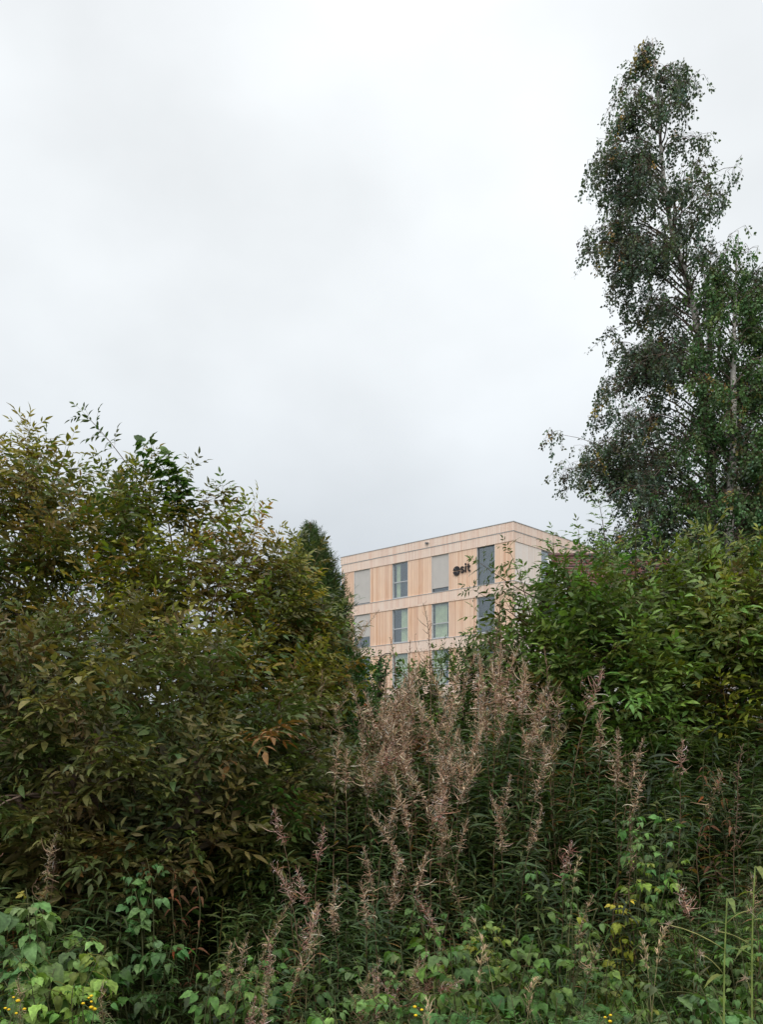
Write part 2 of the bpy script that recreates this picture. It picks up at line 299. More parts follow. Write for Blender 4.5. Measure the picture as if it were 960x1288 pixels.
# ------------------------------------------------------------------ timber apartment block
def timber_block():
    dl = np.array([-.739, .674]); ang = math.atan2(dl[1], dl[0])
    b = thing('timber_building', 'flat roofed apartment block clad in pale upright spruce boards with tall windows', 'building', (8.2, 58, 0), rot=ang)
    E = EYE; WID, DEP = 15.0, 17.0
    # local: x runs along the front to the left, +y out of the front, side wall at x = 0 running to -y
    def mk(name, mat, fn, parent=b, label=None, smooth=False):
        a = Acc(); fn(a); return part(name, a.mesh(name, mat, smooth=smooth), parent, label)
    floors = [(11.40, 13.86), (8.31, 10.66), (5.22, 7.57), (2.13, 4.48)]
    wins = [(1.39, 2.79), (5.09, 6.54), (8.65, 10.07), (12.19, 13.77)]
    side = [(3.2, 4.6), (8.2, 9.6), (12.6, 14.0)]
    def piers(a, z0, z1):
        for _ in (0,):
            e = [0] + [v for w in wins for v in w] + [WID]
            for i in range(0, len(e), 2): mk('wall_panel', M_WOOD, lambda a: box(a, e[i], e[i + 1], -.2, 0, z0 + E, z1 + E))
    for z0, z1 in floors: piers(None, z0, z1)
    mk('rear_wall', M_WOOD, lambda a: [(box(a, WID - .2, WID, -DEP, -.2, z0 + E, z1 + E), box(a, .2, WID - .2, -DEP, -DEP + .2, z0 + E, z1 + E)) for z0, z1 in floors])
    def side_piers(a):
        for z0, z1 in floors:
            e = [.2] + [v for w in side for v in w] + [DEP]
            for i in range(0, len(e), 2): box(a, 0, .2, -e[i + 1], -e[i], z0 + E, z1 + E)
    mk('side_wall', M_WOODS, side_piers, label='paler board wall on the short side')
    def ring(a, z0, z1, o):
        box(a, -o, WID + o, -.2, o, z0, z1); box(a, -o, .2, -DEP - o, -.2, z0, z1)
        box(a, WID - .2, WID + o, -DEP - o, -.2, z0, z1); box(a, .2, WID - .2, -DEP - o, -DEP + .2, z0, z1)
    bands = [(14.49, 15.03, .07), (13.86, 14.455, .035), (10.66, 11.37, .035), (7.57, 8.28, .035), (4.48, 5.19, .035), (.2, 2.10, .035)]
    for z0, z1, o in bands: mk('cladding_band', M_WOODB, lambda a: ring(a, z0 + E, z1 + E, o))
    for z, o, h in ((15.03, .10, .035), (14.455, .055, .035), (11.37, .06, .03), (8.28, .06, .03), (5.19, .06, .03), (2.10, .06, .03)):
        mk('metal_flashing', M_METAL, lambda a: ring(a, z + E, z + h + E, o))
    mk('roof_vent', M_METAL, lambda a: a.add(*tube([(9.8, -2.2, 14.8 + E), (9.8, -2.2, 15.32 + E), (9.8, -2.2, 15.36 + E)], [.10, .10, .16], 10)))
    mk('rain_pipe', M_METAL, lambda a: a.add(*tube([(14.72, .10, .2 + E), (14.72, .10, 13.9 + E)], .045, 8)))
    mk('roof', M_ROOFF, lambda a: box(a, .2, WID - .2, -DEP + .2, -.2, 14.7 + E, 14.85 + E))
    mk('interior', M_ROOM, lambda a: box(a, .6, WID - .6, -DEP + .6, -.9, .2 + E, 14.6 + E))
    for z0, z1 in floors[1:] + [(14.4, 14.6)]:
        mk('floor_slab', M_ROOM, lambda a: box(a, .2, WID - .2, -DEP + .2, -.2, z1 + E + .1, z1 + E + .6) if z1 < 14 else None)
    def window(x0, x1, z0, z1, split, blind, curt, front=True):
        def B(a, u0, u1, v0, v1, za, zb):
            if front: box(a, u0, u1, v0, v1, za + E, zb + E)
            else: box(a, -v1, -v0, -u1, -u0, za + E, zb + E)
        t = .06
        def fr(a):
            B(a, x0, x0 + t, -.16, -.07, z0, z1); B(a, x1 - t, x1, -.16, -.07, z0, z1)
            B(a, x0 + t, x1 - t, -.16, -.07, z0, z0 + t); B(a, x0 + t, x1 - t, -.16, -.07, z1 - t, z1)
            if split: B(a, x0 + t, x1 - t, -.155, -.065, z0 + split * (z1 - z0) - .035, z0 + split * (z1 - z0) + .035)
        w = mk('window', M_FRAME if not split or blind else M_METAL, fr)
        mk('pane', M_GLASS, lambda a: B(a, x0 + t, x1 - t, -.125, -.110, z0 + t, z1 - t), w)
        for ra, rb in ((x0 + .001, x0 + .03), (x1 - .03, x1 - .001)): mk('reveal', M_METAL, lambda a: B(a, ra, rb, -.069, -.003, z0, z1), w)
        if blind: mk('blind', M_BLIND, lambda a: B(a, x0 + .03, x1 - .03, -.055, -.045, z1 - blind * (z1 - z0), z1), w, 'lowered grey fabric screen')
        if curt:
            def cu(a):
                n = 60; u = np.linspace(x0 + .05 + curt[0] * (x1 - x0 - .1), x0 + .05 + curt[1] * (x1 - x0 - .1), n); v = -.22 + .03 * np.sin(u * 38) + .01 * np.sin(u * 97)
                P = np.stack([u, v], 1); za, zb = z0 + E, z1 + E
                V = np.array([(p[0], p[1], z) if front else (-p[1], -p[0], z) for z in (za, zb) for p in P]); i = np.arange(n - 1)
                T = np.concatenate([np.stack([i, i + 1, i + 1 + n], 1), np.stack([i, i + 1 + n, i + n], 1)])
                a.add(V, T); a.add(V + np.array([0, -.012, 0]), T[:, ::-1])
            mk('curtain', M_CURTAIN, cu, w, smooth=True)
    cfg = {(0, 0): (0, 0, None), (0, 1): (0, .90, None), (0, 2): (.45, 0, (.62, .9)), (0, 3): (0, .98, None),
           (1, 0): (.42, 0, None), (1, 1): (.42, 0, (.15, .95)), (1, 2): (.42, 0, (.0, .55)), (1, 3): (0, .70, None),
           (2, 0): (.42, 0, None), (2, 1): (.42, 0, (.3, 1)), (2, 2): (.42, 0, (.1, 1)), (2, 3): (.42, 0, None),
           (3, 0): (.42, 0, None), (3, 1): (.42, .5, None), (3, 2): (.42, 0, None), (3, 3): (.42, 0, (0, .5))}
    for i, (z0, z1) in enumerate(floors):
        for j, (x0, x1) in enumerate(wins):
            s, bl, cu = cfg[i, j]; window(x0, x1, z0 + .03, z1, s, bl, cu)
        for (x0, x1) in side: window(x0, x1, z0 + .03, z1, .42, 0, None, False)
    mk('wall_camera', M_FRAME, lambda a: (box(a, 6.9, 7.05, .07, .10, 14.78 + E, 14.86 + E), box(a, 6.72, 6.97, .10, .19, 14.73 + E, 14.80 + E)))
    # the sign: a disc split by a level slit and a slanting stroke, and three lower-case letters
    s = thing('wall_sign', 'black round emblem and lower case letters fixed to the top floor boards between two windows', 'sign', (8.2, 58, 0), rot=ang)
    cx, cz, R = 4.40, 12.58 + E, .285
    def ext(a, poly):          # flat outline (x to the reader's right is -x local) extruded 4 cm
        import mathutils.geometry as mg
        tr = mg.tessellate_polygon([[Vector((p[0], p[1], 0)) for p in poly]]); n = len(poly)
        V = np.array([(p[0], y, p[1]) for y in (.03, .07) for p in poly]); T = []
        for t in tr: T += [(t[0], t[1], t[2]), (t[0] + n, t[2] + n, t[1] + n)]
        for i in range(n): j = (i + 1) % n; T += [(i, j, j + n), (i, j + n, i + n)]
        a.add(V, np.array(T))
    def stroke(P, w):
        P = np.asarray(P, float); d = nrm(np.gradient(P, axis=0)); q = np.stack([-d[:, 1], d[:, 0]], 1) * w / 2
        return [tuple(p) for p in P + q] + [tuple(p) for p in (P - q)[::-1]]
    def disc(a):
        th = np.linspace(math.radians(3), math.radians(177), 24)
        ext(a, [(cx + R * math.cos(t), cz + .022 + R * math.sin(t)) for t in th])
        # the lower half carries an S-shaped slit: two crescents
        th = np.linspace(math.radians(183), math.radians(357), 24)
        ext(a, [(cx + R * math.cos(t), cz - .022 + R * math.sin(t)) for t in th] )
    mk('emblem', M_SIGN, disc, s)
    # curved pale slit across both halves, made as a thin grey inlay
    def slit(a):
        P = [(cx + .16 - .3 * t, cz + .16 - .30 * t + .05 * math.sin(t * 6.28)) for t in np.linspace(0, 1, 12)]
        V, T = tube([(p[0], .071, p[1]) for p in P], .012, 5); a.add(V, T)
    mk('emblem_inlay', plain('sign_grey', (.16, .17, .17), .5), slit, s)
    bl = 12.40 + E
    def S(x): return -x
    def let_s(a):
        c = 3.93; w = .095; t = np.linspace(0, 1, 26); A = []
        for k in t:
            if k < .5: th = math.radians(20 + 235 * (k / .5)); A.append((c - .115 * math.cos(th) * 1.0, bl + .285 + .085 * math.sin(th)))
            else: th = math.radians(75 - 235 * ((k - .5) / .5)); A.append((c - .115 * math.cos(th), bl + .115 + .085 * math.sin(th)))
        ext(a, stroke(A, w))
    mk('letter', M_SIGN, let_s, s)
    def let_i(a):
        x = 3.665; ext(a, [(x - .05, bl), (x + .05, bl), (x + .05, bl + .39), (x - .05, bl + .39)])
        ext(a, [(x + .07 * math.cos(t), bl + .52 + .07 * math.sin(t)) for t in np.linspace(0, 6.28, 14)[:-1]])
    mk('letter', M_SIGN, let_i, s)
    def let_t(a):
        x = 3.44; ext(a, stroke([(x, bl + .53), (x, bl + .16), (x - .02, bl + .08), (x - .08, bl + .05), (x - .16, bl + .06)], .10))
        ext(a, [(x - .15, bl + .30), (x - .052, bl + .30), (x - .052, bl + .39), (x - .15, bl + .39)]); ext(a, [(x + .052, bl + .30), (x + .10, bl + .30), (x + .10, bl + .39), (x + .052, bl + .39)])
    mk('letter', M_SIGN, let_t, s)
timber_block()

# ------------------------------------------------------------------ tiled house behind the right bushes
def tiled_house():
    d = 30.0; x0, x1 = at(727, 0, d)[0], at(727, 0, d)[0] + 13.0; zt = at(0, 664, d)[2]
    b = thing('tiled_house', 'house with a dark red tiled roof half hidden behind the elders and birch', 'house', (x0, d, 0))
    W = x1 - x0; zr = zt; ze = zt - 2.4; hd = 4.2
    m, nt, out = newmat('roof_tiles'); N = nt.nodes.new; L = nt.links.new
    tc = N('ShaderNodeTexCoord'); br = N('ShaderNodeTexBrick'); br.inputs['Scale'].default_value = 3.2; br.inputs['Color1'].default_value = (.20, .055, .04, 1); br.inputs['Color2'].default_value = (.12, .045, .04, 1)
    br.inputs['Mortar'].default_value = (.03, .02, .02, 1); br.inputs['Mortar Size'].default_value = .03; L(tc.outputs['Object'], br.inputs['Vector'])
    p = N('ShaderNodeBsdfPrincipled'); p.inputs['Roughness'].default_value = .7; L(br.outputs[0], p.inputs['Base Color']); bb = N('ShaderNodeBump'); bb.inputs['Distance'].default_value = .05; L(br.outputs['Fac'], bb.inputs['Height']); bb.invert = True
    L(bb.outputs[0], p.inputs['Normal']); L(p.outputs[0], out.inputs[0])
    def mk(name, mat, fn, parent=b, label=None):
        a = Acc(); fn(a); return part(name, a.mesh(name, mat, smooth=False), parent, label)
    wallm = plain('white_render', (.52, .52, .50), .9)
    # walls up to the eaves plus the two gable ends
    def walls(a):
        box(a, .3, W - .3, .3, 2 * hd - .3, 0, ze)
        for gx in (.3, W - .5):
            V = np.array([(gx, .3, ze), (gx, 2 * hd - .3, ze), (gx, hd, zr - .2), (gx + .2, .3, ze), (gx + .2, 2 * hd - .3, ze), (gx + .2, hd, zr - .2)])
            a.add(V, np.array([(0, 2, 1), (3, 4, 5), (0, 3, 5), (0, 5, 2), (1, 2, 5), (1, 5, 4)]))
    mk('wall', wallm, walls)
    def slope(a, s):
        y0, y1 = (-.1, hd) if s == 0 else (2 * hd + .1, hd); rows = 16
        for i in range(rows):
            t0, t1 = i / rows, (i + 1) / rows; ya, yb = y0 + (y1 - y0) * t0, y0 + (y1 - y0) * t1; za, zb = ze + (zr - ze) * t0 + .06, ze + (zr - ze) * t1
            V = np.array([(-.15, ya, za), (W + .15, ya, za), (W + .15, yb, zb), (-.15, yb, zb), (-.15, ya, za - .1), (W + .15, ya, za - .1), (W + .15, yb, zb - .1), (-.15, yb, zb - .1)])
            T = [(0, 1, 2), (0, 2, 3), (4, 6, 5), (4, 7, 6), (0, 4, 5), (0, 5, 1), (3, 2, 6), (3, 6, 7), (0, 3, 7), (0, 7, 4), (1, 5, 6), (1, 6, 2)]
            if s: T = [t[::-1] for t in T]
            a.add(V, np.array(T))
    r = mk('roof', m, lambda a: (slope(a, 0), slope(a, 1)))
    mk('ridge_cap', plain('ridge', (.10, .05, .045), .8), lambda a: a.add(*tube([(-.2 + i * .35, hd, zr + .02 + .015 * (i % 2)) for i in range(int((W + .5) / .35))], .11, 6)), r)
    mk('verge_board', plain('verge', (.45, .44, .42), .7), lambda a: [a.add(*tube([(x, -.15, ze - .03), (x, hd, zr - .06)], .09, 4)) for x in (-.2, W + .2)], r)
    for x in (2., 5.5, 9.5):
        w = mk('window', M_FRAME, lambda a: (box(a, x, x + 1.3, .24, .297, 4.2, 4.28), box(a, x, x + 1.3, .24, .297, 5.3, 5.38), box(a, x, x + .08, .24, .297, 4.28, 5.3), box(a, x + 1.22, x + 1.3, .24, .297, 4.28, 5.3), box(a, x + .61, x + .69, .24, .297, 4.28, 5.3)))
        mk('pane', M_ROOM, lambda a: box(a, x + .08, x + .61, .26, .296, 4.28, 5.3) or box(a, x + .69, x + 1.22, .26, .296, 4.28, 5.3), w)
tiled_house()

# ------------------------------------------------------------------ bushes
def col(c, s=.12, h=.08):
    return np.clip(np.array(c) * (1 + G(0, s)) * np.array([1 + G(0, h), 1 + G(0, h * .5), 1 + G(0, h)]), .004, .9)
def pick(pal):
    r = random.random() * sum(p[0] for p in pal)
    for w, c in pal:
        r -= w
        if r <= 0: return c
    return pal[-1][1]
elder_leafs = [pinnate(.22 * U(.9, 1.1), random.choice((2, 2, 3)), .32, U(.15, .6), U(.1, .5)) for _ in range(14)]
EUP = [shoot(.42, 5, elder_leafs, 1, True) for _ in range(6)]
ESD = [shoot(.42, 5, elder_leafs, 1, False) for _ in range(6)]
narrow = [pinnate(.17 * U(.9, 1.1), 2, .26, U(.2, .6), U(.2, .5), .5) for _ in range(10)]
NUP = [shoot(.30, 5, narrow, 1, True) for _ in range(5)]; NSD = [shoot(.30, 5, narrow, 1, False) for _ in range(5)]
simple = [(*leaf(.075 * U(.8, 1.15), .036, U(.1, .5), U(.1, .4), 4, .42), np.ones((11, 3)) * jit(.1)) for _ in range(8)]
SUP = [shoot(.36, 9, simple, 1, True, 60) for _ in range(5)]; SSD = [shoot(.36, 9, simple, 1, False, 60) for _ in range(5)]

def fill(a, blobs, ups, sds, pal, dens, size, tip=None, tipf=0., inner=.35, updir=.7, back=.6, bright=None, brightp=0.):
    tips = []
    for bi, (c, r) in enumerate(blobs):
        r = np.asarray(r, float) * np.ones(3); area = 4 * math.pi * ((r[0] * r[1]) ** 1.6 / 3 + (r[0] * r[2]) ** 1.6 / 3 + (r[1] * r[2]) ** 1.6 / 3) ** (1 / 1.6)
        n = int(area * dens * (1 + inner)); groups = {}
        for _ in range(n):
            u = nrm(rng.normal(size=3))
            if u[1] > .2 and random.random() > back: continue
            inn = random.random() < inner / (1 + inner); rr = U(.35, .8) if inn else U(.80, 1.12)
            lump = 1 + .10 * math.sin(u[0] * 7 + bi) + .10 * math.sin(u[2] * 8 + bi * 2 + u[1] * 4)
            p = c + u * r * rr * lump
            if any(k != bi and np.sum(((p - q) / (np.asarray(s) * np.ones(3))) ** 2) < .45 for k, (q, s) in enumerate(blobs)): continue
            if p[2] < hgt(p[0], p[1]) + .05: continue
            if ups is not SUP and math.sin(p[0] * 8.1 + 2 * math.sin(p[2] * 5)) + math.sin(p[2] * 10.7 + 2 * math.sin(p[0] * 4 + p[1] * 3)) < -1.0 + G(0, .2): continue
            d = nrm(u * np.array([.9, .9, .5]) + np.array([0, 0, updir]) + rng.normal(size=3) * .28)
            up = d[2] > .72; lib = ups if up else sds; ti = random.randrange(len(lib)); key = (up, ti)
            R = frame(d, nrm(rng.normal(size=3))) if up else roll(frame(d), G(0, .35))
            if bright is not None and random.random() < brightp: cc = col(bright, .12)
            elif tip is not None and random.random() < tipf * np.clip((u[2] + .25) * 1.3, 0, 1): cc = col(pick(tip), .15, .1)
            else: cc = col(pick(pal), .18, .1)
            s = size * U(.75, 1.15); groups.setdefault(key, []).append((R, p - d * .3 * s, s, cc)); 
            if random.random() < .12: tips.append((bi, p))
        for (up, ti), g in groups.items():
            a.batch((ups if up else sds)[ti], np.array([q[0] for q in g]), np.array([q[1] for q in g]), [q[2] for q in g], np.array([q[3] for q in g]))
    return tips
def stems(a, base, blobs, tips, r0=.03, c=(.14, .10, .075)):
    for bi, (q, r) in enumerate(blobs):
        b = np.array([base[0] + G(0, .15), base[1] + G(0, .1), 0]); b[2] = hgt(b[0], b[1]) - .1
        P = curve(b, q, (G(0, .1), G(0, .1), .05), 9); a.add(*tube(P, np.linspace(r0, r0 * .45, 9), 6), col(c, .1))
        for k, p in tips:
            if k == bi: a.add(*tube(curve(P[random.randint(5, 8)], p, (G(0, .05), G(0, .05), .04), 6), np.linspace(r0 * .4, .003, 6), 4), col(c, .15))
def spray(a, sa, p0, p1, leafs, n, size, c, bend=(0, 0, 0), r=.006, fan=60, taper=.45):
    """one long arching shoot with opposite leaves"""
    P = curve(p0, p1, bend, 14); sa.add(*tube(P, np.linspace(r, .0015, 14), 4), (.13, .09, .05)); ph = U(0, 3)
    for i in range(n):
        t = .12 + .88 * (i + 1) / n; f = t * 13; k = min(12, int(f)); p = P[k] + (P[k + 1] - P[k]) * (f - k); ax = nrm(P[k + 1] - P[k]); X = frame(ax, (.2, 1, .1)); ph += math.pi / 2 + G(0, .25)
        for s in (0, 1):
            if random.random() < .07: continue
            q = ph + s * math.pi; rad = X[:, 0] * math.cos(q) + X[:, 2] * math.sin(q); A = math.radians(fan * (1 - .3 * t) + G(0, 8))
            V, T, C = random.choice(leafs); a.add(V, T, C * col(c, .15), roll(frame(ax * math.cos(A) + rad * math.sin(A) - np.array([0, 0, .15]), ax), G(0, .2)), p, size * (1 - taper * t ** 1.4) * U(.85, 1.1))
    V, T, C = random.choice(leafs); a.add(V, T, C * col(c, .1), frame(ax, (.3, -1, .2)), P[-1], size * (1 - taper))
def B(px, py, d, r): return (at(px, py, d), r)
def bush(name, label, cat, basep, blobs, pal, dens=11, size=1., lib=(EUP, ESD), sprays=(), mat=None, group=None, spl=None, r0=.03, **k):
    bx = at(basep[0], 960, basep[1]); o = np.array([bx[0], bx[1], hgt(bx[0], bx[1])])
    t = thing(name, label, cat, tuple(o), group); a, sa = Acc(), Acc()
    tips = fill(a, blobs, lib[0], lib[1], pal, dens, size, **k); stems(sa, o, blobs, tips, r0)
    for (x0, y0, x1, y1, d, n, s, c, bd) in sprays: spray(a, sa, at(x0, y0, d), at(x1, y1, d - .15), spl or elder_leafs, n, s, c, (bd, 0, 0))
    part('stems', sa.mesh('stems', M_STEM, o), t); part('foliage', a.mesh('foliage', mat or M_LEAF, o), t); return t
GRN = (.055, .085, .022); DK = (.080, .082, .030); BR = (.115, .092, .038); GOLD = (.21, .165, .034); OR = (.22, .125, .028); LG = (.12, .20, .03); GY = (.085, .095, .05); YG = (.15, .17, .025)
shrub_g = 'elder shrubs on the bank'
bush('elder_bush', 'tall elder with golden brown top and thin upright shoots at the left edge', 'elder', (120, 6.9),
     [B(20, 705, 6.6, .72), B(55, 700, 7.1, .62), B(130, 715, 6.9, .68), B(235, 745, 6.8, .62), B(90, 830, 6.5, .8), B(215, 860, 6.5, .75), B(-60, 790, 6.5, .9), B(295, 790, 6.7, .55), B(310, 900, 6.4, .6), B(-30, 930, 6.3, .7), B(150, 960, 6.2, .7)],
     [(4, DK), (1., BR), (5, (.075, .105, .028)), (1.5, GY)], 19, 1.12, sprays=[(200, 660, 108, 522, 6.8, 18, 1.05, (.055, .085, .028), .06), (75, 670, 42, 572, 6.6, 11, 1.00, (.12, .10, .03), -.03), (290, 690, 280, 615, 6.8, 9, 1.00, (.09, .14, .035), 0),
     (8, 670, -6, 560, 6.5, 11, 1.00, (.13, .10, .03), 0), (120, 670, 95, 590, 6.7, 9, 1.00, (.13, .13, .04), 0), (178, 670, 165, 600, 6.7, 8, 1.00, (.10, .10, .04), 0), (300, 720, 322, 668, 6.7, 6, 0.90, GOLD, 0)],
     group=shrub_g, tip=[(3, GOLD), (.6, OR), (1.2, BR), (2.5, YG), (1, DK)], tipf=.75, bright=LG, brightp=.012)
bush('elder_bush', 'elder turning yellow in front of the dark conifer, left of the timber building', 'elder', (380, 6.9),
     [B(355, 765, 6.8, .34), B(325, 800, 6.7, .46), B(385, 815, 6.9, .24), B(340, 890, 6.5, .50), B(380, 890, 6.8, .32)], [(3, DK), (3, GRN), (1.5, BR), (1, YG)], 20, .95, group=shrub_g,
     tip=[(3, GOLD), (2.5, YG), (.5, OR)], tipf=.7, bright=LG, brightp=.04, sprays=[(370, 740, 352, 690, 6.8, 6, 0.90, GOLD, 0), (380, 760, 378, 705, 6.8, 6, 0.90, GOLD, 0), (340, 750, 322, 700, 6.7, 6, 0.90, GOLD, 0)])
bush('elder_bush', 'low spreading elder with dull brownish green leaves filling the lower left bank', 'elder', (150, 5.0),
     [B(30, 910, 4.9, .50), B(130, 900, 4.8, .50), B(240, 930, 4.8, .48), B(330, 960, 5.0, .36), B(20, 1000, 4.6, .42), B(120, 1000, 4.5, .46), B(230, 1025, 4.5, .40), B(320, 1035, 4.7, .30), B(-70, 950, 4.7, .5), B(180, 1085, 4.4, .30), B(90, 1080, 4.4, .28)],
     [(5, (.080, .086, .030)), (2.5, (.098, .084, .038)), (3.5, (.058, .082, .028)), (1.2, (.112, .108, .050)), (.15, (.14, .08, .03)), (.6, (.13, .12, .04))], 21, 1.0, group=shrub_g, updir=.6, bright=(.06, .13, .03), brightp=.03)
bush('elder_bush', 'small grey green elder low beside the reddish shrub', 'elder', (400, 5.0),
     [B(375, 985, 5.0, .26), B(420, 1000, 5.1, .22), B(345, 1000, 4.9, .22), B(445, 975, 5.2, .15)], [(3, (.075, .08, .035)), (2, (.10, .10, .055)), (1, (.05, .08, .025))], 24, .85, group=shrub_g)
bush('elder_bush', 'large green elder with arching side shoots in front of the timber building', 'elder', (760, 7.2),
     [B(760, 780, 7.0, .40), B(715, 795, 7.0, .42), B(820, 782, 7.1, .44), B(770, 860, 6.7, .55), B(700, 870, 6.8, .40), B(840, 860, 6.7, .55), B(660, 800, 7.1, .20), B(730, 930, 6.5, .42), B(820, 950, 6.4, .45)],
     [(4, (.062, .105, .025)), (2.5, (.075, .105, .03)), (3.5, (.10, .155, .04)), (.8, (.09, .075, .035))], 21, 1.28, group=shrub_g, bright=(.11, .19, .045), brightp=.14,
     sprays=[(690, 760, 604, 708, 6.9, 11, 0.85, (.06, .10, .025), -.03), (680, 800, 596, 742, 6.8, 11, 0.85, (.05, .085, .025), .03), (700, 760, 696, 676, 6.9, 10, 0.85, (.08, .14, .04), .0), (735, 740, 728, 668, 7, 8, 0.85, (.08, .13, .035), 0),
             (660, 830, 598, 800, 6.8, 9, 0.85, (.05, .08, .02), .02), (762, 720, 752, 625, 7.0, 11, 0.71, (.08, .14, .03), .02), (670, 790, 640, 690, 6.9, 10, 0.77, (.06, .1, .03), .02), (640, 860, 560, 815, 6.8, 11, 0.71, (.06, .1, .03), .05), (800, 730, 800, 660, 7, 8, 0.85, (.09, .14, .03), 0)])
bush('elder_bush', 'dense green elder with yellowish tips below the birches at the right edge', 'elder', (930, 7.0),
     [B(890, 782, 7.0, .44), B(955, 785, 6.9, .48), B(900, 860, 6.6, .55), B(975, 870, 6.5, .6), B(940, 950, 6.3, .5), B(1040, 800, 6.8, .6)],
     [(4, (.065, .09, .022)), (3, (.055, .065, .025)), (1.5, (.10, .11, .025)), (1.2, (.09, .06, .03))], 21, 1.28, group=shrub_g, tip=[(2, YG), (1, (.10, .14, .03))], tipf=.6, bright=(.11, .18, .04), brightp=.03,
     sprays=[(880, 730, 878, 672, 6.9, 8, 0.85, (.10, .13, .03), 0), (930, 740, 935, 690, 6.9, 8, 0.85, (.10, .13, .03), 0)])
# broad-leaved young tree poking out of the left elder
mapleleaf = []
for _ in range(6):
    q = Acc(); rach(q, .05, .1)
    for an, l in ((-62, .055), (0, .085), (62, .055)): q.add(*leaf(l, l * .6, U(.3, .6), .2, 7, .42, 0, True), jit(.08, .03), frame((math.sin(math.radians(an)), math.cos(math.radians(an)), -.15)), np.array([0, .05, 0]))
    mapleleaf.append(q.get())
t = thing('young_tree', 'slim young tree with broad bright green leaves rising out of the left elder', 'tree', tuple(np.array([at(235, 0, 6.7)[0], 6.7, hgt(-1.4, 6.7)])))
o = np.array(t.location); a, sa = Acc(), Acc(); spray(a, sa, o, at(192, 560, 6.6), mapleleaf, 1, .01, GRN, (.1, 0, 0), r=.02)
spray(a, sa, at(232, 680, 6.6), at(186, 564, 6.5), mapleleaf, 20, 1.35, (.065, .125, .032), (.08, 0, 0), taper=.15); spray(a, sa, at(222, 645, 6.6), at(212, 578, 6.5), mapleleaf, 9, 1.2, (.075, .14, .03), (.03, 0, 0), taper=.2)
spray(a, sa, at(236, 700, 6.65), at(228, 610, 6.5), mapleleaf, 10, 1.0, (.05, .08, .03), (.03, 0, 0))
part('trunk', sa.mesh('trunk', M_STEM, o), t); part('crown', a.mesh('crown', M_SOFT, o), t)
# mid-ground shrubs
bush('leafy_shrub', 'green small leaved shrub right below the lowest row of visible windows', 'shrub', (560, 7.6),
     [B(545, 868, 7.3, .22), B(580, 850, 7.4, .26), B(530, 862, 7.4, .22), B(622, 838, 7.3, .28), B(595, 838, 7.5, .20), B(550, 930, 7.0, .36), B(615, 920, 7.0, .34), B(490, 905, 7.2, .30)], [(3, GRN), (2, (.06, .10, .03)), (1, (.09, .13, .035))], 90, .60, (SUP, SSD), group='shrubs on the crest of the bank',
     sprays=[(560, 850, 545, 815, 7.4, 6, 1.1, (.06, .1, .03), 0), (590, 840, 600, 785, 7.4, 9, 1.0, (.05, .09, .03), 0), (530, 860, 500, 825, 7.4, 6, 1.0, (.08, .13, .03), 0), (625, 840, 640, 800, 7.2, 6, 1.0, (.06, .1, .03), 0)], spl=simple, bright=LG, brightp=.04)
bush('leafy_shrub', 'dark green dense shrub under the conifer, left of the lowest windows', 'shrub', (430, 7.2),
     [B(425, 830, 7.2, .24), B(455, 860, 7.1, .26), B(410, 890, 6.9, .32), B(450, 925, 6.7, .30), B(478, 850, 7.3, .20)], [(4, (.035, .075, .02)), (2, (.05, .10, .03)), (1, (.07, .13, .04))], 70, .60, (SUP, SSD), group='shrubs on the crest of the bank', spl=simple)
bush('red_stemmed_shrub', 'reddish small leaved shrub in the hollow between the dry willowherbs', 'shrub', (490, 6.0),
     [B(490, 925, 6.0, .22), B(515, 950, 5.8, .20), B(465, 960, 5.8, .18), B(500, 980, 5.6, .18)], [(3, (.10, .035, .018)), (3, (.055, .05, .02)), (1.5, (.16, .045, .02)), (1, (.05, .07, .02))], 80, .5, (SUP, SSD), spl=simple, r0=.015)

# ------------------------------------------------------------------ conifer
def conifer():
    d = 14.; x = at(400, 0, d)[0]; g = hgt(x, d); top = at(390, 657, d); o = np.array([x, d, g])
    t = thing('conifer_tree', 'dark narrow conifer between the left elders and the timber building', 'conifer', tuple(o)); ta = Acc()
    ta.add(*tube(curve(o - [0, 0, .1], top, (.1, 0, 0), 10), np.linspace(.13, .015, 10), 8), (.10, .07, .05)); part('trunk', ta.mesh('trunk', M_STEM, o), t)
    q = Acc()
    for i in range(16):
        b = Acc(); y = U(0, .2); s = (-1, 1)[i % 2]; q.add(*leaf(U(.06, .11), .013, U(-.2, .3), .2, 3), jit(.15), frame((s * U(.3, .8), 1, U(-.4, .4))), np.array([0, y, 0]))
    tp = q.get(); n = 6500; u = rng.random(n) ** .8; zz = top[2] - .05 - u * (top[2] - g - .3); f = (top[2] - zz)
    az = rng.random(n) * 6.283; lump = 1 + .17 * np.sin(az * 3 + zz * 5) + .15 * np.sin(az * 7 - zz * 9 + 2 * np.sin(zz * 3))
    rad = np.interp(f, [0, .1, .3, .6, 1.3, 2.4, 4, 7], [.02, .07, .15, .23, .37, .52, .65, .75]) * lump * rng.uniform(.50, 1.22, n)
    cx = x + (top[0] - x) * (1 - u) ; P = np.stack([cx + rad * np.cos(az), d + rad * np.sin(az), zz], 1)
    D = nrm(np.stack([np.cos(az) * .45, np.sin(az) * .45, np.full(n, 1.0)], 1) + rng.normal(size=(n, 3)) * .2)
    R = np.array([roll(frame(D[i], (math.cos(az[i]), math.sin(az[i]), .2)), G(0, .6)) for i in range(n)])
    cols = np.array([col(pick([(4, (.045, .075, .026)), (2, (.065, .098, .03)), (1, (.085, .085, .03))]), .2) for _ in range(n)])
    a = Acc(); a.batch(tp, R, P, rng.uniform(.7, 1.2, n) * np.interp(f, [0, .3, 1.2], [.3, .55, 1]), cols); part('crown', a.mesh('crown', M_NEEDLE, o), t)
conifer()

